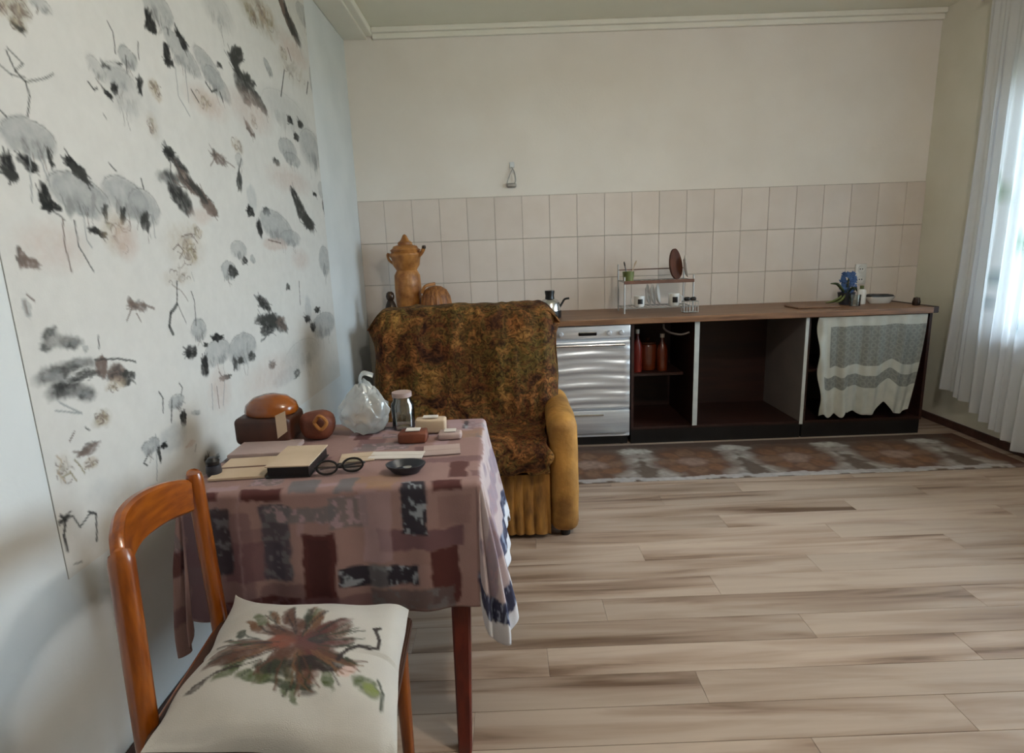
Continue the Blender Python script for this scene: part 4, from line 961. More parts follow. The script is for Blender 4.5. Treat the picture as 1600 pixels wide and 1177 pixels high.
# white socket on the tiles
t = thing('socket', 'white upright double wall socket on the tiles behind the blue flower', 'socket', (2.64, YB - .012, 1.06))
bm = bmesh.new(); box(bm, 2.598, 2.682, YB - .026, YB - .0125, .985, 1.135, .006, 2); sp_ = obj('plate', bm, M['white_ceramic'], t, smooth=True)
for zc in (1.022, 1.098):
    bm = bmesh.new(); lathe(bm, [(0, .0), (.027, 0), (.027, .004), (.022, .004), (.02, .001), (0, .001)], (0, 0, 0), 24)
    bm.transform(Matrix.Translation((2.64, YB - .026, zc)) @ Matrix.Rotation(math.pi / 2, 4, 'X')); ot = obj('outlet', bm, M['white_ceramic'], sp_, smooth=True)
    for dx_ in (-.009, .009):
        bm = bmesh.new(); lathe(bm, [(0, 0), (.0045, 0), (.0045, .002), (0, .002)], (0, 0, 0), 10)
        bm.transform(Matrix.Translation((2.64 + dx_, YB - .027, zc)) @ Matrix.Rotation(math.pi / 2, 4, 'X')); obj('pin_hole', bm, M['black'], sp_)
# white bottle, soap dish
t = thing('soap_bottle', 'small white plastic bottle between the blue flower and the oval dish', 'bottle', (2.475, 4.12, WT))
bm = bmesh.new(); lathe(bm, [(0, 0), (.030, 0), (.032, .008), (.032, .085), (.026, .1), (.013, .106), (0, .106)], (2.475, 4.12, WT), 24, 1, .7); obj('body', bm, M['white_ceramic'], t, smooth=True)
bm = bmesh.new(); lathe(bm, [(0, .106), (.013, .106), (.013, .128), (0, .13)], (2.475, 4.12, WT), 16); obj('cap', bm, M['leaf_pale'], t, smooth=True)
t = thing('oval_dish', 'white oval dish with dark rim inside, at the right end of worktop', 'dish', (2.625, 4.12, WT))
bm = bmesh.new(); lathe(bm, [(0, 0), (.07, 0), (.098, .036), (.102, .046), (.096, .046), (.088, .036), (.06, .012), (0, .012)], (2.625, 4.15, WT), 36, 1, .6); obj('bowl', bm, M['white_ceramic'], t, smooth=True)
bm = bmesh.new(); softbox(bm, 2.54, 2.71, 4.11, 4.19, WT + .03, WT + .062, .014, 2, .006, 18, 3); obj('lid', bm, M['black'], t, smooth=True)
bm = bmesh.new(); lathe(bm, [(0, 0), (.022, 0), (.025, .02), (.018, .05), (0, .055)], (2.735, 3.93, WT), 18)
tag(obj('stopper', bm, M['bronze'], smooth=True), 'small dark stopper at the far right corner of the worktop', 'stopper')
# hook and hanging loop on the wall
t = thing('wall_hook', 'small grey wire hook hanging on the plain wall above the tiles', 'hook', (.066, YB, 1.87))
bm = bmesh.new(); box(bm, .05, .085, YB - .008, YB - .0005, 1.905, 1.945, .003); obj('plate', bm, M['plaster_white'], t)
bm = bmesh.new(); tube(bm, smooth_path([(.066, YB - .009, 1.91), (.085, YB - .02, 1.87), (.09, YB - .02, 1.81), (.06, YB - .024, 1.775), (.03, YB - .02, 1.80), (.055, YB - .018, 1.86), (.072, YB - .012, 1.895)]), .0035, 8); obj('loop', bm, M['wire'], t, smooth=True)
bm = bmesh.new(); softbox(bm, .025, .095, YB - .03, YB - .004, 1.768, 1.80, .012, 1); obj('tab', bm, M['wire'], t, smooth=True)

# ------------------------------------------------------------------ curtain
nu, nv = 260, 60
U, V = np.meshgrid(np.linspace(0, 1, nu), np.linspace(0, 1, nv))
Yc = 3.875 - .80 * U + .02 * V - .03 * np.sin(V * 3) * (U < .2)
hem = np.clip(.33 - .80 * U * .40, .05, .4)
Z = 2.70 + (hem - 2.70) * V
ph = U * 52 + 1.2 * np.sin(U * 11) + .5 * np.sin(V * 2 + U * 6)
X = 2.955 + (.026 * np.sin(ph) + .012 * np.sin(ph * 2.3 + 1)) * (.45 + .75 * V) - .03 * V * np.exp(-(U / .12) ** 2)
col = np.ones(U.shape + (3,)) * np.array(lin(232, 233, 236))
SCU = 1.45 / .80
for (u, v, ru, rv, c) in [(.20, .46, .022, .028, lin(158, 176, 158)), (.245, .48, .02, .018, lin(140, 158, 150)), (.17, .43, .012, .02, lin(182, 192, 182)),
                          (.215, .66, .02, .02, lin(150, 166, 172)), (.21, .72, .018, .012, lin(130, 146, 160)), (.33, .56, .025, .03, lin(158, 176, 158)), (.37, .74, .02, .02, lin(140, 158, 160)),
                          (.46, .45, .025, .03, lin(158, 176, 158)), (.52, .65, .02, .02, lin(140, 158, 160)), (.62, .5, .025, .03, lin(158, 176, 158)), (.75, .62, .025, .03, lin(150, 166, 172)), (.88, .5, .025, .03, lin(158, 176, 158))]:
    d = np.sqrt(((U - u * SCU) / (ru * SCU)) ** 2 + ((V - v) / rv) ** 2) + .6 * (value_noise(U.shape, 7, 3) - .5)
    al = np.clip(1.3 - d, 0, 1)[..., None] * .9
    col = col * (1 - al) + np.array(c) * al
ct = grid_mesh('curtain', np.stack([X, Yc, Z], -1), M['sheer'], None, col)
tag(ct, 'white sheer floor-length curtain hanging in folds at the right window', 'curtain')
bm = bmesh.new(); tube(bm, [(2.955, 1.3, 2.72), (2.955, 3.95, 2.72)], .012, 12); o = obj('rail', bm, M['white_frame'], None, smooth=True); o.parent = ct
for yy in (1.4, 3.9):
    bm = bmesh.new(); box(bm, 2.945, 2.965, yy - .01, yy + .01, 2.72, ZC)
    o = obj('rail_bracket', bm, M['white_frame']); o.parent = ct

# ------------------------------------------------------------------ armchair
ac = thing('armchair', 'golden velvet armchair with pleated skirt, draped with a brown tapestry throw', 'armchair', (-.25, 2.85, 0))
for a, b in ((-.80, -.668), (.166, .298)):
    bm = bmesh.new(); softbox(bm, a, b, 2.515, 3.16, .025, .585, .055, 4, .006, 7, a); obj('arm', bm, M['arm'], ac, smooth=60)
bm = bmesh.new(); softbox(bm, -.67, .168, 2.55, 3.12, .03, .31, .02, 3); obj('base', bm, M['skirt'], ac, smooth=60)
# pleated front panel
xx = np.linspace(-.666, .164, 260); zz = np.linspace(.025, .315, 24)
Xg, Zg = np.meshgrid(xx, zz); tt = (zz[:, None] - .025) / .29
pl = np.abs(np.sin(Xg * 62 + .7 * np.sin(Xg * 21) + .25 * np.sin(tt * 3)))
Yg = 2.545 - .016 * pl ** .6 * np.clip(1.15 - tt * 1.15, 0, 1) - .004 * np.sin(Xg * 15)
grid_mesh('pleated_skirt', np.stack([Xg, Yg, Zg], -1), M['skirt'], ac)
bm = bmesh.new(); softbox(bm, -.66, .158, 2.525, 2.98, .315, .455, .05, 4, .008, 6, 5); obj('seat_cushion', bm, M['skirt'], ac, smooth=60)
bm = bmesh.new(); softbox(bm, -.675, .22, 2.95, 3.17, .30, 1.015, .085, 4, .008, 5, 8); obj('backrest', bm, M['skirt'], ac, smooth=60)
for a in (-.74, .235):
    for b in (2.58, 3.10):
        bm = bmesh.new(); lathe(bm, [(0, 0), (.022, 0), (.026, .03), (0, .03)], (a, b, 0), 14); obj('leg', bm, M['black'], ac, smooth=True)
# throw: over the back and down on the seat
prof = smooth_path([(3.215, .60), (3.215, .80), (3.205, .98), (3.16, 1.048), (3.06, 1.058), (2.965, 1.045), (2.915, .985), (2.90, .80), (2.885, .58), (2.855, .49), (2.76, .476), (2.62, .474), (2.535, .465), (2.500, .42), (2.497, .37), (2.50, .34)][::-1] and
                   [Vector((p[0], p[1], 0)) for p in [(3.215, .60), (3.215, .80), (3.205, .98), (3.16, 1.048), (3.06, 1.058), (2.965, 1.045), (2.915, .985), (2.90, .80), (2.885, .58), (2.855, .49), (2.76, .476), (2.62, .474), (2.535, .465), (2.500, .42), (2.497, .37), (2.50, .34)]], 7)
nt_ = len(prof); ns = 120
T_ = np.array([[p.x, p.y] for p in prof])
S = np.linspace(-1, 1, ns)
Pg = np.zeros((nt_, ns, 3))
for i in range(nt_):
    yv, zv = T_[i]
    f = i / (nt_ - 1)
    onback = 1 / (1 + math.exp((f - .60) * 40))
    hw = .462 * onback + .402 * (1 - onback)
    cxx = -.226 * onback + -.251 * (1 - onback)
    wob = .012 * math.sin(f * 23) + .008 * math.sin(f * 51 + 1)
    s = S
    x = cxx + s * (hw + wob * np.abs(s) ** 6 + .012)
    e = np.clip((np.abs(s) - .84) / .16, 0, 1)
    top = math.exp(-((f - .30) / .12) ** 2)
    z = zv - .085 * e ** 1.8 * top - .010 * (s ** 2) * top
    y_ = yv + .085 * e ** 1.5 * onback * (1 if f > .3 else -1) * (abs(f - .3) > .05)
    Pg[i, :, 0] = x; Pg[i, :, 1] = y_; Pg[i, :, 2] = z
v1 = value_noise((nt_, ns), 9, 31) - .5; v2 = value_noise((nt_, ns), 3.5, 33) - .5; v3 = value_noise((nt_, ns), 16, 35) - .5
front = np.array([1 if t_[0] < 3.1 else -1 for t_ in T_])[:, None]
amp = np.where(T_[:, 1:2] > .5, 1, .45)
Pg[:, :, 1] -= (np.maximum(.030 * v3 + .018 * v1 + .008 * v2, -.012)) * front * amp
Pg[:, :, 2] += np.maximum(.016 * v1 + .007 * v2, -.004)
Pg[0, :, 2] += 0
hemw = (value_noise((1, ns), 6, 37)[0] - .5) * .05
for i in range(nt_ - 12, nt_): Pg[i, :, 2] += hemw * (i - nt_ + 12) / 12
grid_mesh('throw', Pg, M['throw'], ac, thick=.008)

# ------------------------------------------------------------------ table and cloth
TZ = .735
tr = math.radians(1.2)
tcx, tcy = -.485, 1.739
hw, hd = .380, .292
tb = thing('table', 'small wooden table hidden under the printed cloth, by the wallpapered wall', 'table', (tcx, tcy, 0), tr)
def TL(x, y, z): 
    return Vector((tcx + x * math.cos(tr) - y * math.sin(tr), tcy + x * math.sin(tr) + y * math.cos(tr), z))
RT = Matrix.Translation((tcx, tcy, 0)) @ Matrix.Rotation(tr, 4, 'Z')
bm = bmesh.new(); box(bm, -hw, hw, -hd, hd, TZ - .030, TZ - .004, .004); bm.transform(RT); obj('tabletop', bm, M['red_wood'], tb)
bm = bmesh.new()
for a in ((-hw + .05, hw - .05, -hd + .04, -hd + .06), (-hw + .05, hw - .05, hd - .06, hd - .04), (-hw + .04, -hw + .06, -hd + .06, hd - .06), (hw - .06, hw - .04, -hd + .06, hd - .06)):
    box(bm, *a, TZ - .11, TZ - .031)
bm.transform(RT); obj('apron', bm, M['red_wood'], tb)
for sx in (-1, 1):
    for sy in (-1, 1):
        p0 = TL(sx * (hw - .055), sy * (hd - .085), TZ - .032)
        if sx < 0: p0.x += .06
        p1 = TL(sx * (hw - .062), sy * (hd + .095), 0)
        if sx < 0: p1.x += .06
        bm = bmesh.new()
        d = p1 - p0
        rs = []
        rings = []
        for f, w in ((0, .030), (.5, .0255), (1, .018)):
            c = p0 + d * f
            rings.append([bm.verts.new(c + Vector((q[0] * w, q[1] * w, 0))) for q in ((-1, -.75), (-.75, -1), (.75, -1), (1, -.75), (1, .75), (.75, 1), (-.75, 1), (-1, .75))])
        for u_, v_ in zip(rings[:-1], rings[1:]):
            for k in range(8): bm.faces.new((u_[k], u_[(k + 1) % 8], v_[(k + 1) % 8], v_[k]))
        bm.faces.new(rings[0]); bm.faces.new(rings[-1][::-1])
        obj('leg', bm, M['red_wood'], tb)

OV = .345
cv = Canvas(2 * (hw + OV), 2 * (hd + OV), .005, lin(148, 119, 115), warp=.006, cell=.035, seed=41)
# print: a runs left to right, b from the far hem to the near hem
mau, mar, nav, gry, bge, lav = lin(104, 74, 80), lin(72, 28, 28), lin(36, 37, 48), lin(108, 105, 109), lin(152, 120, 98), lin(166, 140, 146)
wsp = lin(150, 156, 164)
CW, CH = 2 * (hw + OV), 2 * (hd + OV)
a_, b_ = OV, OV + 2 * hd      # near-left corner of the top in sheet coordinates
def FR(x0, y0, x1, y1, c, al=.9, sp=None):      # on the front drop, metres from its top-left corner
    cv.rect(a_ + x0, b_ + y0, a_ + x1, b_ + y1, c, al, .006, True, sp)
rs = random.Random(5)
# general patchwork everywhere
for i in range(150):
    x, y_ = rs.uniform(0, CW), rs.uniform(0, CH)
    if b_ - .02 < y_ and a_ - .02 < x < a_ + 2 * hw: continue
    c = rs.choice([mau, lav, gry, bge, lav, mau, gry, nav, mar, lav, bge])
    w_, h_ = rs.choice([(.05, .12), (.12, .05), (.08, .08), (.17, .04), (.04, .10)])
    dark = c in (nav, mar)
    cv.rect(x, y_, min(x + w_, CW), min(y_ + h_, b_ - .005 if a_ - .02 < x + w_ and x < a_ + 2 * hw else CH), c, .65 if not dark else .8, .006, True, wsp if c == nav else (lav if c == gry else None))
# rows along the near edge of the top and the front drop
for r in [(0, -.0, .095, .028, mar), (.145, -.005, .255, .032, mar), (.645, -.012, .72, .026, mar), (.475, -.02, .54, .012, bge), (.27, -.05, .345, .015, gry), (.39, -.055, .44, .02, gry)]:
    FR(*r)
FR(-.02, .06, .17, .345, lin(104, 78, 84), .55)
FR(.29, .06, .31, .13, lav, .4); FR(.18, .26, .30, .34, lin(96, 70, 76), .5); FR(.66, .04, .74, .12, lin(128, 100, 98), .6); FR(.535, .14, .64, .22, lin(134, 104, 98), .5); FR(.08, .11, .2, .15, lin(120, 92, 94), .6)
FR(0, .05, .05, .24, lin(96, 74, 80), .75)
FR(.10, .145, .25, .245, mau, .8); FR(.50, .125, .72, .18, mau, .9); FR(.0, .155, .14, .20, mau, .7)
FR(.055, .045, .118, .225, nav, .85, gry); FR(.195, .045, .27, .25, lin(66, 64, 76), .85, gry)
FR(.21, .05, .40, .092, gry, .8, lav); FR(.375, .03, .475, .115, gry, .7, lav); FR(.455, .02, .535, .21, lav, .55)
FR(.565, -.01, .628, .138, nav, .95, wsp); FR(.30, .125, .385, .318, mar, .92); FR(.315, .14, .37, .30, lin(66, 36, 36), .6)
FR(.395, .222, .60, .275, nav, .95, wsp); FR(.47, .215, .515, .28, gry, .7); FR(.635, .18, .705, .335, mar, .92)
FR(.08, .295, .29, .335, mar, .85, mau); FR(.47, .285, .69, .345, lin(92, 82, 84), .8, gry); FR(.28, .30, .47, .34, mau, .6)
FR(.0, .24, .08, .345, lin(90, 62, 70), .6); FR(.14, .02, .145, .3, lav, .4)
# bands of the right drop: blue flowered strip and white hem
e0 = OV + 2 * hw
cv.rect(e0 + .01, 0, CW, CH, lin(200, 186, 188), .75)  # window light on this side painted in as a paler tone
cv.rect(e0 + .09, OV * .6, e0 + .18, CH, lin(126, 110, 130), .6, .01, True, lav)
for i in range(26):
    cv.blob(e0 + rs.uniform(.03, OV - .13), rs.uniform(.1, CH), rs.uniform(.012, .03), rs.uniform(.012, .03), rs.uniform(0, 90), rs.choice([lin(120, 104, 124), lin(150, 120, 120), lin(112, 100, 110)]), .6)
cv.rect(CW - .095, 0, CW - .04, CH, lin(48, 52, 78), .97, .005, True, lin(150, 160, 184))
cv.rect(e0, CH - .095, CW, CH - .04, lin(48, 52, 78), .97, .005, True, lin(150, 160, 184))
cv.rect(e0 + .0, CH - .04, CW, CH + .02, lin(214, 214, 220), 1, .004)
cv.rect(CW - .04, 0, CW + .02, CH, lin(214, 214, 220), 1, .004)
u = cv.A - (hw + OV); v = (hd + OV) - cv.B
du = np.maximum(np.abs(u) - hw, 0); dv = np.maximum(np.abs(v) - hd, 0)
r = np.hypot(du, dv) + 1e-9
th_ = np.arctan2(dv, du)
r = r * (OV + .105 * np.sqrt(np.abs(np.sin(2 * th_)))) / (OV / np.maximum(np.cos(th_), np.sin(th_)))
su, sv = np.sign(u), np.sign(v)
ang = np.arctan2(dv, du)
per = np.where(dv >= du, u * sv, v * su * -1.0)
corner = np.sin(2 * th_) * (du > 0) * (dv > 0)
R0 = .014
hin = np.where(r < R0 * 1.57, R0 * np.sin(np.minimum(r / R0, 1.57)), R0)
drop = np.where(r < R0 * 1.57, R0 * (1 - np.cos(np.minimum(r / R0, 1.57))), R0 + r - R0 * 1.57)
rip = (.006 * np.sin(per * 24 + .5) + .004 * np.sin(per * 53 + 2)) * np.clip(r / .15, 0, 1) * (1 - corner)
fold = corner * (.018 * np.clip(r / .25, 0, 1.6) + .016 * np.sin(ang * 10) * np.clip(r / .2, 0, 1))
out = hin + rip * (r > 0.001) + .030 * np.clip(r / .3, 0, 1.2) ** 1.3 * (1 - .6 * corner) + fold
cuv, svv = np.cos(th_) * su * (r > 1e-6), np.sin(th_) * sv * (r > 1e-6)
out = out + .026 * np.cos(th_) * (su > 0) * np.clip(r / .3, 0, 1.4)
lx = np.clip(u, -hw, hw) + cuv * np.where(r > 1e-6, out, 0)
ly = np.clip(v, -hd, hd) + svv * np.where(r > 1e-6, out, 0)
lz = TZ - drop + np.where(r < 1e-6, .0012 * (value_noise(u.shape, 25, 44) - .2), 0)
wx = tcx + lx * math.cos(tr) - ly * math.sin(tr); wy = tcy + lx * math.sin(tr) + ly * math.cos(tr)
tc_ = grid_mesh('tablecloth', np.stack([wx, wy, lz], -1), M['cloth'], None, cv.C, thick=.0016)
tag(tc_, 'mauve patchwork-print tablecloth with blue and white hem, hanging to chair-seat height', 'tablecloth')

# ------------------------------------------------------------------ things on the table
TT = TZ + .0035
def quad_slab(bm, pts, z0, z1, inset=0):
    lo_ = [bm.verts.new((p[0], p[1], z0)) for p in pts]; hi_ = [bm.verts.new((p[0], p[1], z1)) for p in pts]
    bm.faces.new(lo_[::-1]); bm.faces.new(hi_)
    for i in range(len(pts)): bm.faces.new((lo_[i], lo_[(i + 1) % len(pts)], hi_[(i + 1) % len(pts)], hi_[i]))
def rot_rect(cx_, cy_, w, h, a):
    c, s = math.cos(math.radians(a)), math.sin(math.radians(a))
    return [(cx_ + x * c - y * s, cy_ + x * s + y * c) for x, y in ((-w / 2, -h / 2), (w / 2, -h / 2), (w / 2, h / 2), (-w / 2, h / 2))]
# thick dark-edged book with beige cover
bcx, bcy, ba = -.615, 1.605, 0
t = thing('book', 'thick book with beige cover and black edges on the table', 'book', (bcx, bcy, TT))
bm = bmesh.new(); quad_slab(bm, rot_rect(bcx, bcy, .112, .165, ba), TT + .003, TT + .030); obj('pages', bm, M['black'], t)
bm = bmesh.new(); quad_slab(bm, rot_rect(bcx, bcy, .12, .175, ba), TT + .0301, TT + .0335); obj('cover', bm, M['paper'], t)
bm = bmesh.new(); quad_slab(bm, rot_rect(bcx, bcy, .12, .175, ba), TT, TT + .0029); obj('back_cover', bm, M['black'], t)
bm = bmesh.new(); quad_slab(bm, rot_rect(-.762, 1.60, .15, .165, 4), TT, TT + .006)
t = tag(obj('notebook', bm, M['paper']), 'flat beige notebook left of the thick book on the table', 'notebook')
bm = bmesh.new(); quad_slab(bm, rot_rect(-.762, 1.60, .14, .010, 4), TT + .0061, TT + .0066); o = obj('spine_crease', bm, M['shelf_brown']); o.parent = t
bm = bmesh.new(); quad_slab(bm, rot_rect(-.765, 1.755, .19, .13, 2), TT, TT + .012)
t = tag(obj('magazine', bm, M['paper_grey']), 'greyish-mauve magazine lying in front of the brown bread box', 'magazine')
bm = bmesh.new(); quad_slab(bm, rot_rect(-.765, 1.755, .186, .126, 2), TT + .0121, TT + .0135); o = obj('cover', bm, M['paper_grey']); o.parent = t
# brown bread box with amber lid
bx, by = -.795, 1.885
t = thing('bread_box', 'dark-brown box with a glossy amber domed lid at the wallpapered wall', 'box', (bx, by, TT))
bm = bmesh.new(); softbox(bm, bx - .095, bx + .085, by - .075, by + .075, TT, TT + .09, .018, 2); obj('body', bm, M['box_brown'], t, smooth=60)
bm = bmesh.new(); lathe(bm, [(0, .09), (.082, .09), (.086, .10), (.080, .12), (.055, .142), (.02, .152), (0, .153)], (bx + .005, by, TT), 32, 1.0, .85); obj('lid', bm, M['amber_lid'], t, smooth=True)
bm = bmesh.new(); pts = [(bx + .045, TT + .098), (bx + .078, TT + .112), (bx + .078, TT + .045), (bx + .045, TT + .022)]
f_ = [bm.verts.new((p[0], by - .0775, p[1])) for p in pts]; g_ = [bm.verts.new((p[0], by - .0762, p[1])) for p in pts]
bm.faces.new(f_); bm.faces.new(g_[::-1])
for i in range(4): bm.faces.new((f_[i], g_[i], g_[(i + 1) % 4], f_[(i + 1) % 4]))
obj('paper_tag', bm, M['paper'], t)
# reddish pouch
px_, py_ = -.640, 1.875
t = thing('pouch', 'soft reddish-brown pouch beside the amber-lidded box', 'pouch', (px_, py_, TT))
bm = bmesh.new(); softbox(bm, px_ - .052, px_ + .052, py_ - .05, py_ + .05, TT, TT + .095, .04, 3, .012, 14, 2); obj('body', bm, M['pouch_red'], t, smooth=60)
bm = bmesh.new(); tube(bm, smooth_path([(px_ + .005, py_ - .052, TT + .065), (px_ + .025, py_ - .054, TT + .088), (px_ + .045, py_ - .050, TT + .065), (px_ + .025, py_ - .052, TT + .042), (px_ + .005, py_ - .052, TT + .065)]), .006, 8); obj('ring', bm, M['gold'], t, smooth=True)
# crumpled translucent plastic bag
t = thing('plastic_bag', 'crumpled translucent white plastic bag at the back left of the table', 'bag', (-.49, 1.92, TT))
bm = bmesh.new(); bmesh.ops.create_icosphere(bm, subdivisions=5, radius=1)
for v_ in bm.verts:
    n3 = noise.noise_vector(v_.co * 2.3) * .30 + noise.noise_vector(v_.co * 5.5) * .13
    d = v_.co + n3 * .7
    taper = 1 - .45 * max(0, d.z)
    v_.co = Vector((-.492 + d.x * .082 * taper, 1.92 + d.y * .06 * taper, max(TT + .0005, TT + .082 + d.z * .092)))
obj('film', bm, M['plastic_film'], t, smooth=60)
bm = bmesh.new(); tube(bm, smooth_path([(-.49, 1.92, TT + .15), (-.50, 1.915, TT + .18), (-.485, 1.91, TT + .205), (-.455, 1.915, TT + .195)]), [(.012, .004)] * 19, 8); obj('knot', bm, M['plastic_film'], t, smooth=True)
t = thing('jar', 'clear glass jar standing right of the crumpled plastic bag', 'jar', (-.372, 1.955, TT))
bm = bmesh.new(); lathe(bm, [(0, 0), (.036, 0), (.039, .006), (.039, .085), (.031, .098), (.031, .112), (.0285, .112), (.0285, .097), (.0365, .084), (.0365, .008), (0, .008)], (-.372, 1.955, TT), 26); obj('wall', bm, M['glass'], t, smooth=True)
bm = bmesh.new(); lathe(bm, [(0, .111), (.0335, .111), (.0335, .126), (0, .127)], (-.372, 1.955, TT), 22); obj('lid', bm, M['paper_grey'], t, smooth=True)
# spectacles
gx_, gy_ = -.475, 1.53
t = thing('spectacles', 'folded dark-rimmed spectacles lying right of the thick book', 'spectacles', (gx_, gy_, TT))
GM = Matrix.Translation((gx_, gy_, TT + .004)) @ Matrix.Rotation(math.radians(14), 4, 'Z')
bm = bmesh.new()
for s in (-1, 1):
    tube(bm, [Vector((s * .034 + .027 * math.cos(a), -.0, .019 + .019 * math.sin(a))) for a in [2 * math.pi * i / 24 for i in range(25)]], .0032, 8)
tube(bm, [(-.008, 0, .024), (0, -.004, .027), (.008, 0, .024)], .0028, 8)
bm.transform(GM); obj('rim', bm, M['black'], t, smooth=True)
for s in (-1, 1):
    bm = bmesh.new(); lathe(bm, [(0, 0), (.0245, 0), (.0245, .0015), (0, .0015)], (0, 0, 0), 22, 1, .68)
    bm.transform(GM @ Matrix.Translation((s * .034, 0, .019)) @ Matrix.Rotation(math.pi / 2, 4, 'X')); obj('lens', bm, M['lens'], t)
    bm = bmesh.new(); tube(bm, smooth_path([(s * .062, 0, .022), (s * .060, .012, .018), (-s * .01, .03 + .006 * s, .006), (-s * .055, .035 + .006 * s, .003)]), .003, 8); bm.transform(GM); obj('temple', bm, M['black'], t, smooth=True)
# dark dish; its pale highlight is modelled as an added steel piece
t = thing('trinket_dish', 'small dark oval dish at the near right part of the table', 'dish', (-.29, 1.535, TT))
bm = bmesh.new(); lathe(bm, [(0, 0), (.035, 0), (.052, .018), (.055, .024), (.051, .024), (.034, .007), (0, .006)], (-.295, 1.53, TT), 30, 1, .75); obj('bowl', bm, M['pot_dark'], t, smooth=True)
bm = bmesh.new(); lathe(bm, [(0, .006), (.012, .006), (.012, .014), (0, .016)], (-.29, 1.525, TT + .002), 16); obj('highlight_bead', bm, M['steel_plain'], t, smooth=True)
# papers and packets towards the back
SL = [('envelope', (-.345, 1.665, .16, .06, -4), .003, 'paper_white', 'white envelope lying flat in the middle of the table', 'envelope'),
      ('envelope', (-.46, 1.66, .10, .075, 8), .0025, 'paper', 'beige envelope lying flat right of the thick book', 'envelope'),
      ('leaflet', (-.215, 1.70, .11, .09, 6), .0025, 'paper_grey', 'grey leaflet lying flat at the right side of the table', 'leaflet')]
for nm, (cx_, cy_, w, h, a), th, m, lab, cat in SL:
    bm = bmesh.new(); quad_slab(bm, rot_rect(cx_, cy_, w, h, a), TT, TT + th)
    o = tag(obj(nm, bm, M[m]), lab, cat)
    bm = bmesh.new(); quad_slab(bm, rot_rect(cx_, cy_ + h * .18, w * .96, h * .45, a), TT + th + .0002, TT + th + .0008); f_ = obj('flap', bm, M[m]); f_.parent = o
for nm, (x_, y__, sx, sy, sz), m, lab in (('packet', (-.315, 1.80, .09, .055, .035), 'pouch_red', 'small reddish packet at the middle back of the table'),
                                          ('packet', (-.20, 1.82, .075, .05, .022), 'paper_grey', 'small grey packet at the back right of the table'),
                                          ('packet', (-.27, 1.89, .10, .05, .05), 'paper', 'beige packet at the back of the table near the armchair')):
    t = thing(nm, lab, 'packet', (x_, y__, TT))
    bm = bmesh.new(); softbox(bm, x_ - sx / 2, x_ + sx / 2, y__ - sy / 2, y__ + sy / 2, TT, TT + sz, .008, 2, .004, 30, x_); obj('body', bm, M[m], t, smooth=60)
    bm = bmesh.new(); box(bm, x_ - sx * .25, x_ + sx * .25, y__ - sy * .3, y__ + sy * .3, TT + sz + .002, TT + sz + .005, .001); obj('seal', bm, M['paper_white'], t)
t = thing('figurine', 'small dark rounded pepper pot at the table corner by the wallpapered wall', 'shaker', (-.83, 1.47, TT))
bm = bmesh.new(); lathe(bm, [(0, 0), (.018, 0), (.021, .012), (.019, .03), (0, .031)], (-.835, 1.56, TT), 18); obj('body', bm, M['pot_dark'], t, smooth=True)
bm = bmesh.new(); lathe(bm, [(0, .031), (.016, .031), (.018, .042), (.01, .052), (0, .053)], (-.835, 1.56, TT), 18); obj('cap', bm, M['black'], t, smooth=True)
t.name = 'pepper_pot'

# ------------------------------------------------------------------ chair
ch = thing('dining_chair', 'varnished orange-brown wooden chair with curved back, seen in the foreground', 'chair', (-.52, 1.14, 0))
def post(name, pts, rs_, m):
    bm = bmesh.new(); tube(bm, smooth_path(pts, 6), np.interp(np.linspace(0, 1, (len(pts) - 1) * 6 + 1), np.linspace(0, 1, len(rs_)), rs_).tolist(), 14)
    return obj(name, bm, m, ch, smooth=True)
# rear legs run up into the back posts
post('leg', [(-.742, .975, 0), (-.738, .985, .25), (-.738, .992, .42), (-.745, 1.012, .62), (-.752, 1.03, .768), (-.753, 1.032, .782)], [.017, .021, .023, .0235, .0235, .014], M['chair_wood'])
post('leg', [(-.775, 1.350, 0), (-.770, 1.352, .25), (-.768, 1.354, .42), (-.774, 1.358, .62), (-.780, 1.363, .80), (-.781, 1.364, .815)], [.016, .019, .020, .020, .020, .011], M['chair_wood'])
post('leg', [(-.282, .955, 0), (-.285, .950, .40)], [.014, .021], M['chair_wood'])
post('leg', [(-.300, 1.300, 0), (-.302, 1.302, .40)], [.014, .021], M['chair_wood'])
# bent back rail
rp = smooth_path([(-.755, 1.028, .745), (-.775, 1.062, .768), (-.80, 1.12, .782), (-.815, 1.19, .786), (-.812, 1.27, .782), (-.797, 1.330, .772), (-.783, 1.357, .765)], 6)
n_ = len(rp)
hts = [np.interp(i / (n_ - 1), [0, .12, .3, .55, .8, 1], [.062, .098, .108, .100, .088, .075]) for i in range(n_)]
bm = bmesh.new(); ribbon(bm, rp, hts, .024); obj('back_rail', bm, M['chair_wood_rail'], ch, smooth=True)
# seat and apron
bm = bmesh.new(); quad_slab(bm, [(-.722, .965), (-.712, .94), (-.285, .925), (-.252, .945), (-.266, 1.31), (-.30, 1.335), (-.735, 1.345), (-.752, 1.32)], .415, .437); 
bmesh.ops.bevel(bm, geom=list(bm.edges), offset=.004, segments=2, affect='EDGES'); obj('seat', bm, M['seat_dark'], ch)
bm = bmesh.new()
for p, q in (((-.738, .99), (-.285, .95)), ((-.768, 1.345), (-.302, 1.302)), ((-.285, .95), (-.302, 1.302)), ((-.738, .99), (-.768, 1.345))):
    ribbon(bm, [(*p, .385), ((p[0] + q[0]) / 2, (p[1] + q[1]) / 2, .385), (*q, .385)], [.055] * 3, .018)
obj('apron', bm, M['chair_wood'], ch)
bm = bmesh.new(); tube(bm, [(-.738, .985, .20), (-.284, .953, .20)], .010, 10); obj('stretcher', bm, M['chair_wood'], ch, smooth=True)

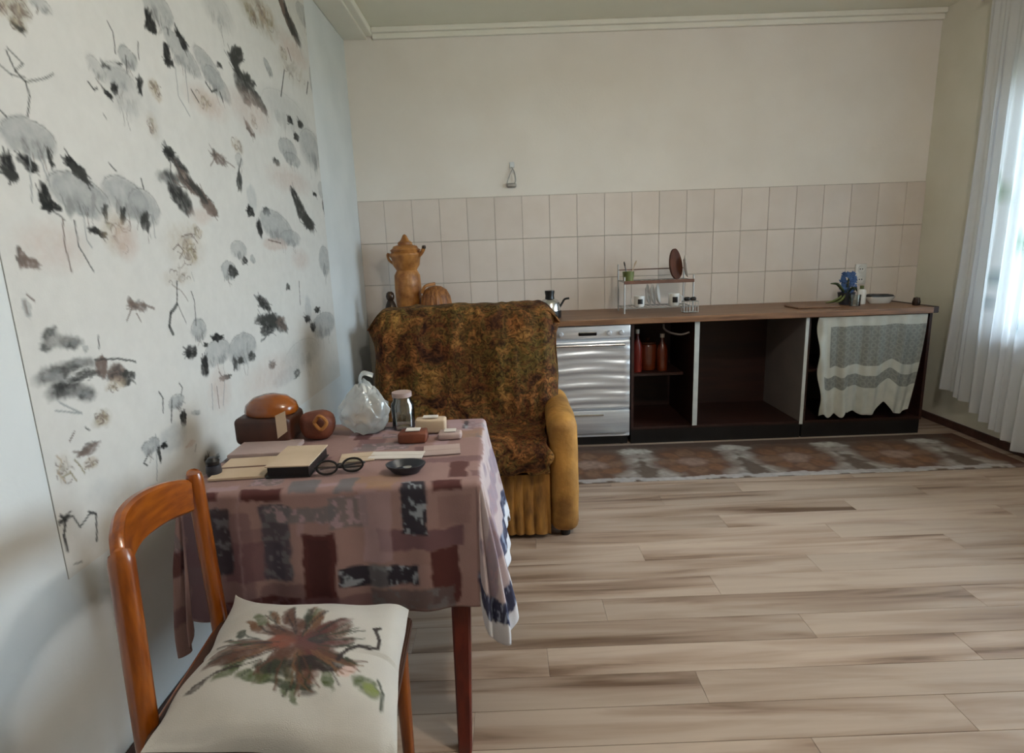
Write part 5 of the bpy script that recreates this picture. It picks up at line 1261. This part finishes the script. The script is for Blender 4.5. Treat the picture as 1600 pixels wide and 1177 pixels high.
# cushion with printed sunflower
cw = .46
cv = Canvas(cw, cw, .004, lin(182, 176, 168), warp=.007, cell=.03, seed=61)
gr, gr2, dkb, brn, red, och = lin(66, 78, 34), lin(34, 44, 22), lin(36, 21, 15), lin(82, 46, 26), lin(84, 32, 22), lin(108, 72, 42)
rs = random.Random(11)
fcx, fcy = .225, .225
for i in range(26):
    a = rs.uniform(0, 2 * math.pi); d = rs.uniform(.10, .145)
    cv.blob(fcx + d * 1.05 * math.cos(a), fcy + d * .92 * math.sin(a), .034, .010, math.degrees(a), rs.choice([gr, gr2, och, brn, dkb]), .85, .3)
for i in range(40):
    a = rs.uniform(0, 2 * math.pi); d = rs.uniform(.03, .105)
    cv.blob(fcx + d * 1.1 * math.cos(a), fcy - .01 + d * .85 * math.sin(a), .036, .015, math.degrees(a), rs.choice([brn, brn, och, lin(92, 52, 30), red]), .85, .35)
cv.blob(fcx + .03, fcy - .015, .04, .035, 0, red, .9, .4); cv.blob(fcx + .045, fcy - .02, .018, .018, 0, dkb, .9, .4); cv.blob(fcx - .03, fcy, .03, .026, 0, lin(122, 60, 36), .8, .5)
for (x, y_, rx_, ry_, an, c) in [(.105, .275, .06, .016, -14, brn), (.21, .30, .05, .018, 10, gr2), (.28, .285, .06, .02, -6, dkb), (.175, .325, .05, .014, 5, gr), (.395, .325, .035, .018, 40, gr), (.40, .33, .022, .012, 40, lin(120, 128, 66)), (.345, .29, .02, .016, 0, lin(190, 160, 150)), (.09, .185, .012, .022, -30, gr2), (.075, .21, .035, .006, 20, gr2), (.11, .225, .04, .006, 10, gr), (.06, .345, .025, .007, -45, dkb), (.245, .335, .05, .01, 0, gr2)]:
    cv.blob(x, y_, rx_, ry_, an, c, .9, .3)
for i in range(70):
    t_ = rs.uniform(0, 6.28); d0, d1 = rs.uniform(.03, .09), rs.uniform(.11, .165)
    k_ = rs.uniform(-.25, .25)
    cv.line([(fcx + d0 * 1.1 * math.cos(t_), fcy + d0 * .85 * math.sin(t_)), (fcx + (d0 + d1) / 2 * 1.1 * math.cos(t_ + k_ * .4), fcy + (d0 + d1) / 2 * .85 * math.sin(t_ + k_ * .4)), (fcx + d1 * 1.1 * math.cos(t_ + k_), fcy + d1 * .85 * math.sin(t_ + k_))], rs.uniform(.002, .005), rs.choice([dkb, brn, gr2, gr2, dkb, och]), .75)
cv.line([(.39, .15), (.405, .145), (.395, .155), (.41, .19), (.41, .215), (.39, .222), (.36, .215), (.335, .23), (.32, .26)], .009, dkb, .95)
cv.line([(.05, .34), (.085, .315), (.13, .30)], .006, dkb, .9)
cv.line([(.415, .30), (.43, .33), (.43, .37)], .005, gr2, .9)
uu = cv.A / cw; vv = 1 - cv.B / cw
c_bl, c_br, c_fr, c_fl = np.array([-.715, 1.352]), np.array([-.268, 1.318]), np.array([-.222, .862]), np.array([-.705, .918])
def bil(u, v): return ((1 - u) * v)[..., None] * c_bl + (u * v)[..., None] * c_br + (u * (1 - v))[..., None] * c_fr + ((1 - u) * (1 - v))[..., None] * c_fl
# sides drawn in between the corners
us = uu * 2 - 1; vs = vv * 2 - 1
pin = .045
u2 = (us * (1 - pin * (1 - vs ** 2) * np.abs(us) ** 3) + 1) / 2
v2 = (vs * (1 - pin * (1 - us ** 2) * np.abs(vs) ** 3) + 1) / 2
XY = bil(u2, v2)
XY = XY + ((np.stack([value_noise(uu.shape, 26, 71), value_noise(uu.shape, 26, 72)], -1) - .5) * .016)
prof_ = ((1 - np.abs(us) ** 3.2) * (1 - np.abs(vs) ** 3.2))
prof_ = np.clip(prof_, 0, 1) ** .55
lump = (value_noise(uu.shape, 22, 66) - .5) * .016
cornr = (np.abs(us) * np.abs(vs)) ** 6
bmask = np.clip(np.minimum(1 - np.abs(us), 1 - np.abs(vs)) / .06, 0, 1)
pn_ = np.clip((1 - np.abs(us) ** 3.2) * (1 - np.abs(vs) ** np.where(vs < 0, 2.0, 3.4)), 0, 1) ** np.where(vs < 0, .7, .5)
ztop = .4585 + .056 * pn_ + lump * bmask + .032 * cornr * (us < 0) * (vs > 0)
zbot = .4585 - .0115 * np.clip(prof_ * 1.3, 0, 1) + .032 * cornr * (us < 0) * (vs > 0)
ztop = np.where(cornr * (us > 0) > .3, ztop, ztop)
droop = .008 * np.clip((.08 - vv) / .08, 0, 1) ** 1.5 + .004 * np.clip((uu - .94) / .06, 0, 1)
ztop = ztop - droop; zbot = zbot - droop * 1.0
top = np.concatenate([XY, ztop[..., None]], -1); botm = np.concatenate([XY, zbot[..., None]], -1)
cs = grid_mesh('cushion', top, M['cushion'], None, cv.C)
ub = grid_mesh('underside', botm[::4, ::4][:, ::-1], M['cushion'], cs, np.ones(botm[::4, ::4].shape) * np.array(lin(196, 188, 178)))
tag(cs, 'white square cushion with a printed brown sunflower, lying on the chair seat', 'cushion')
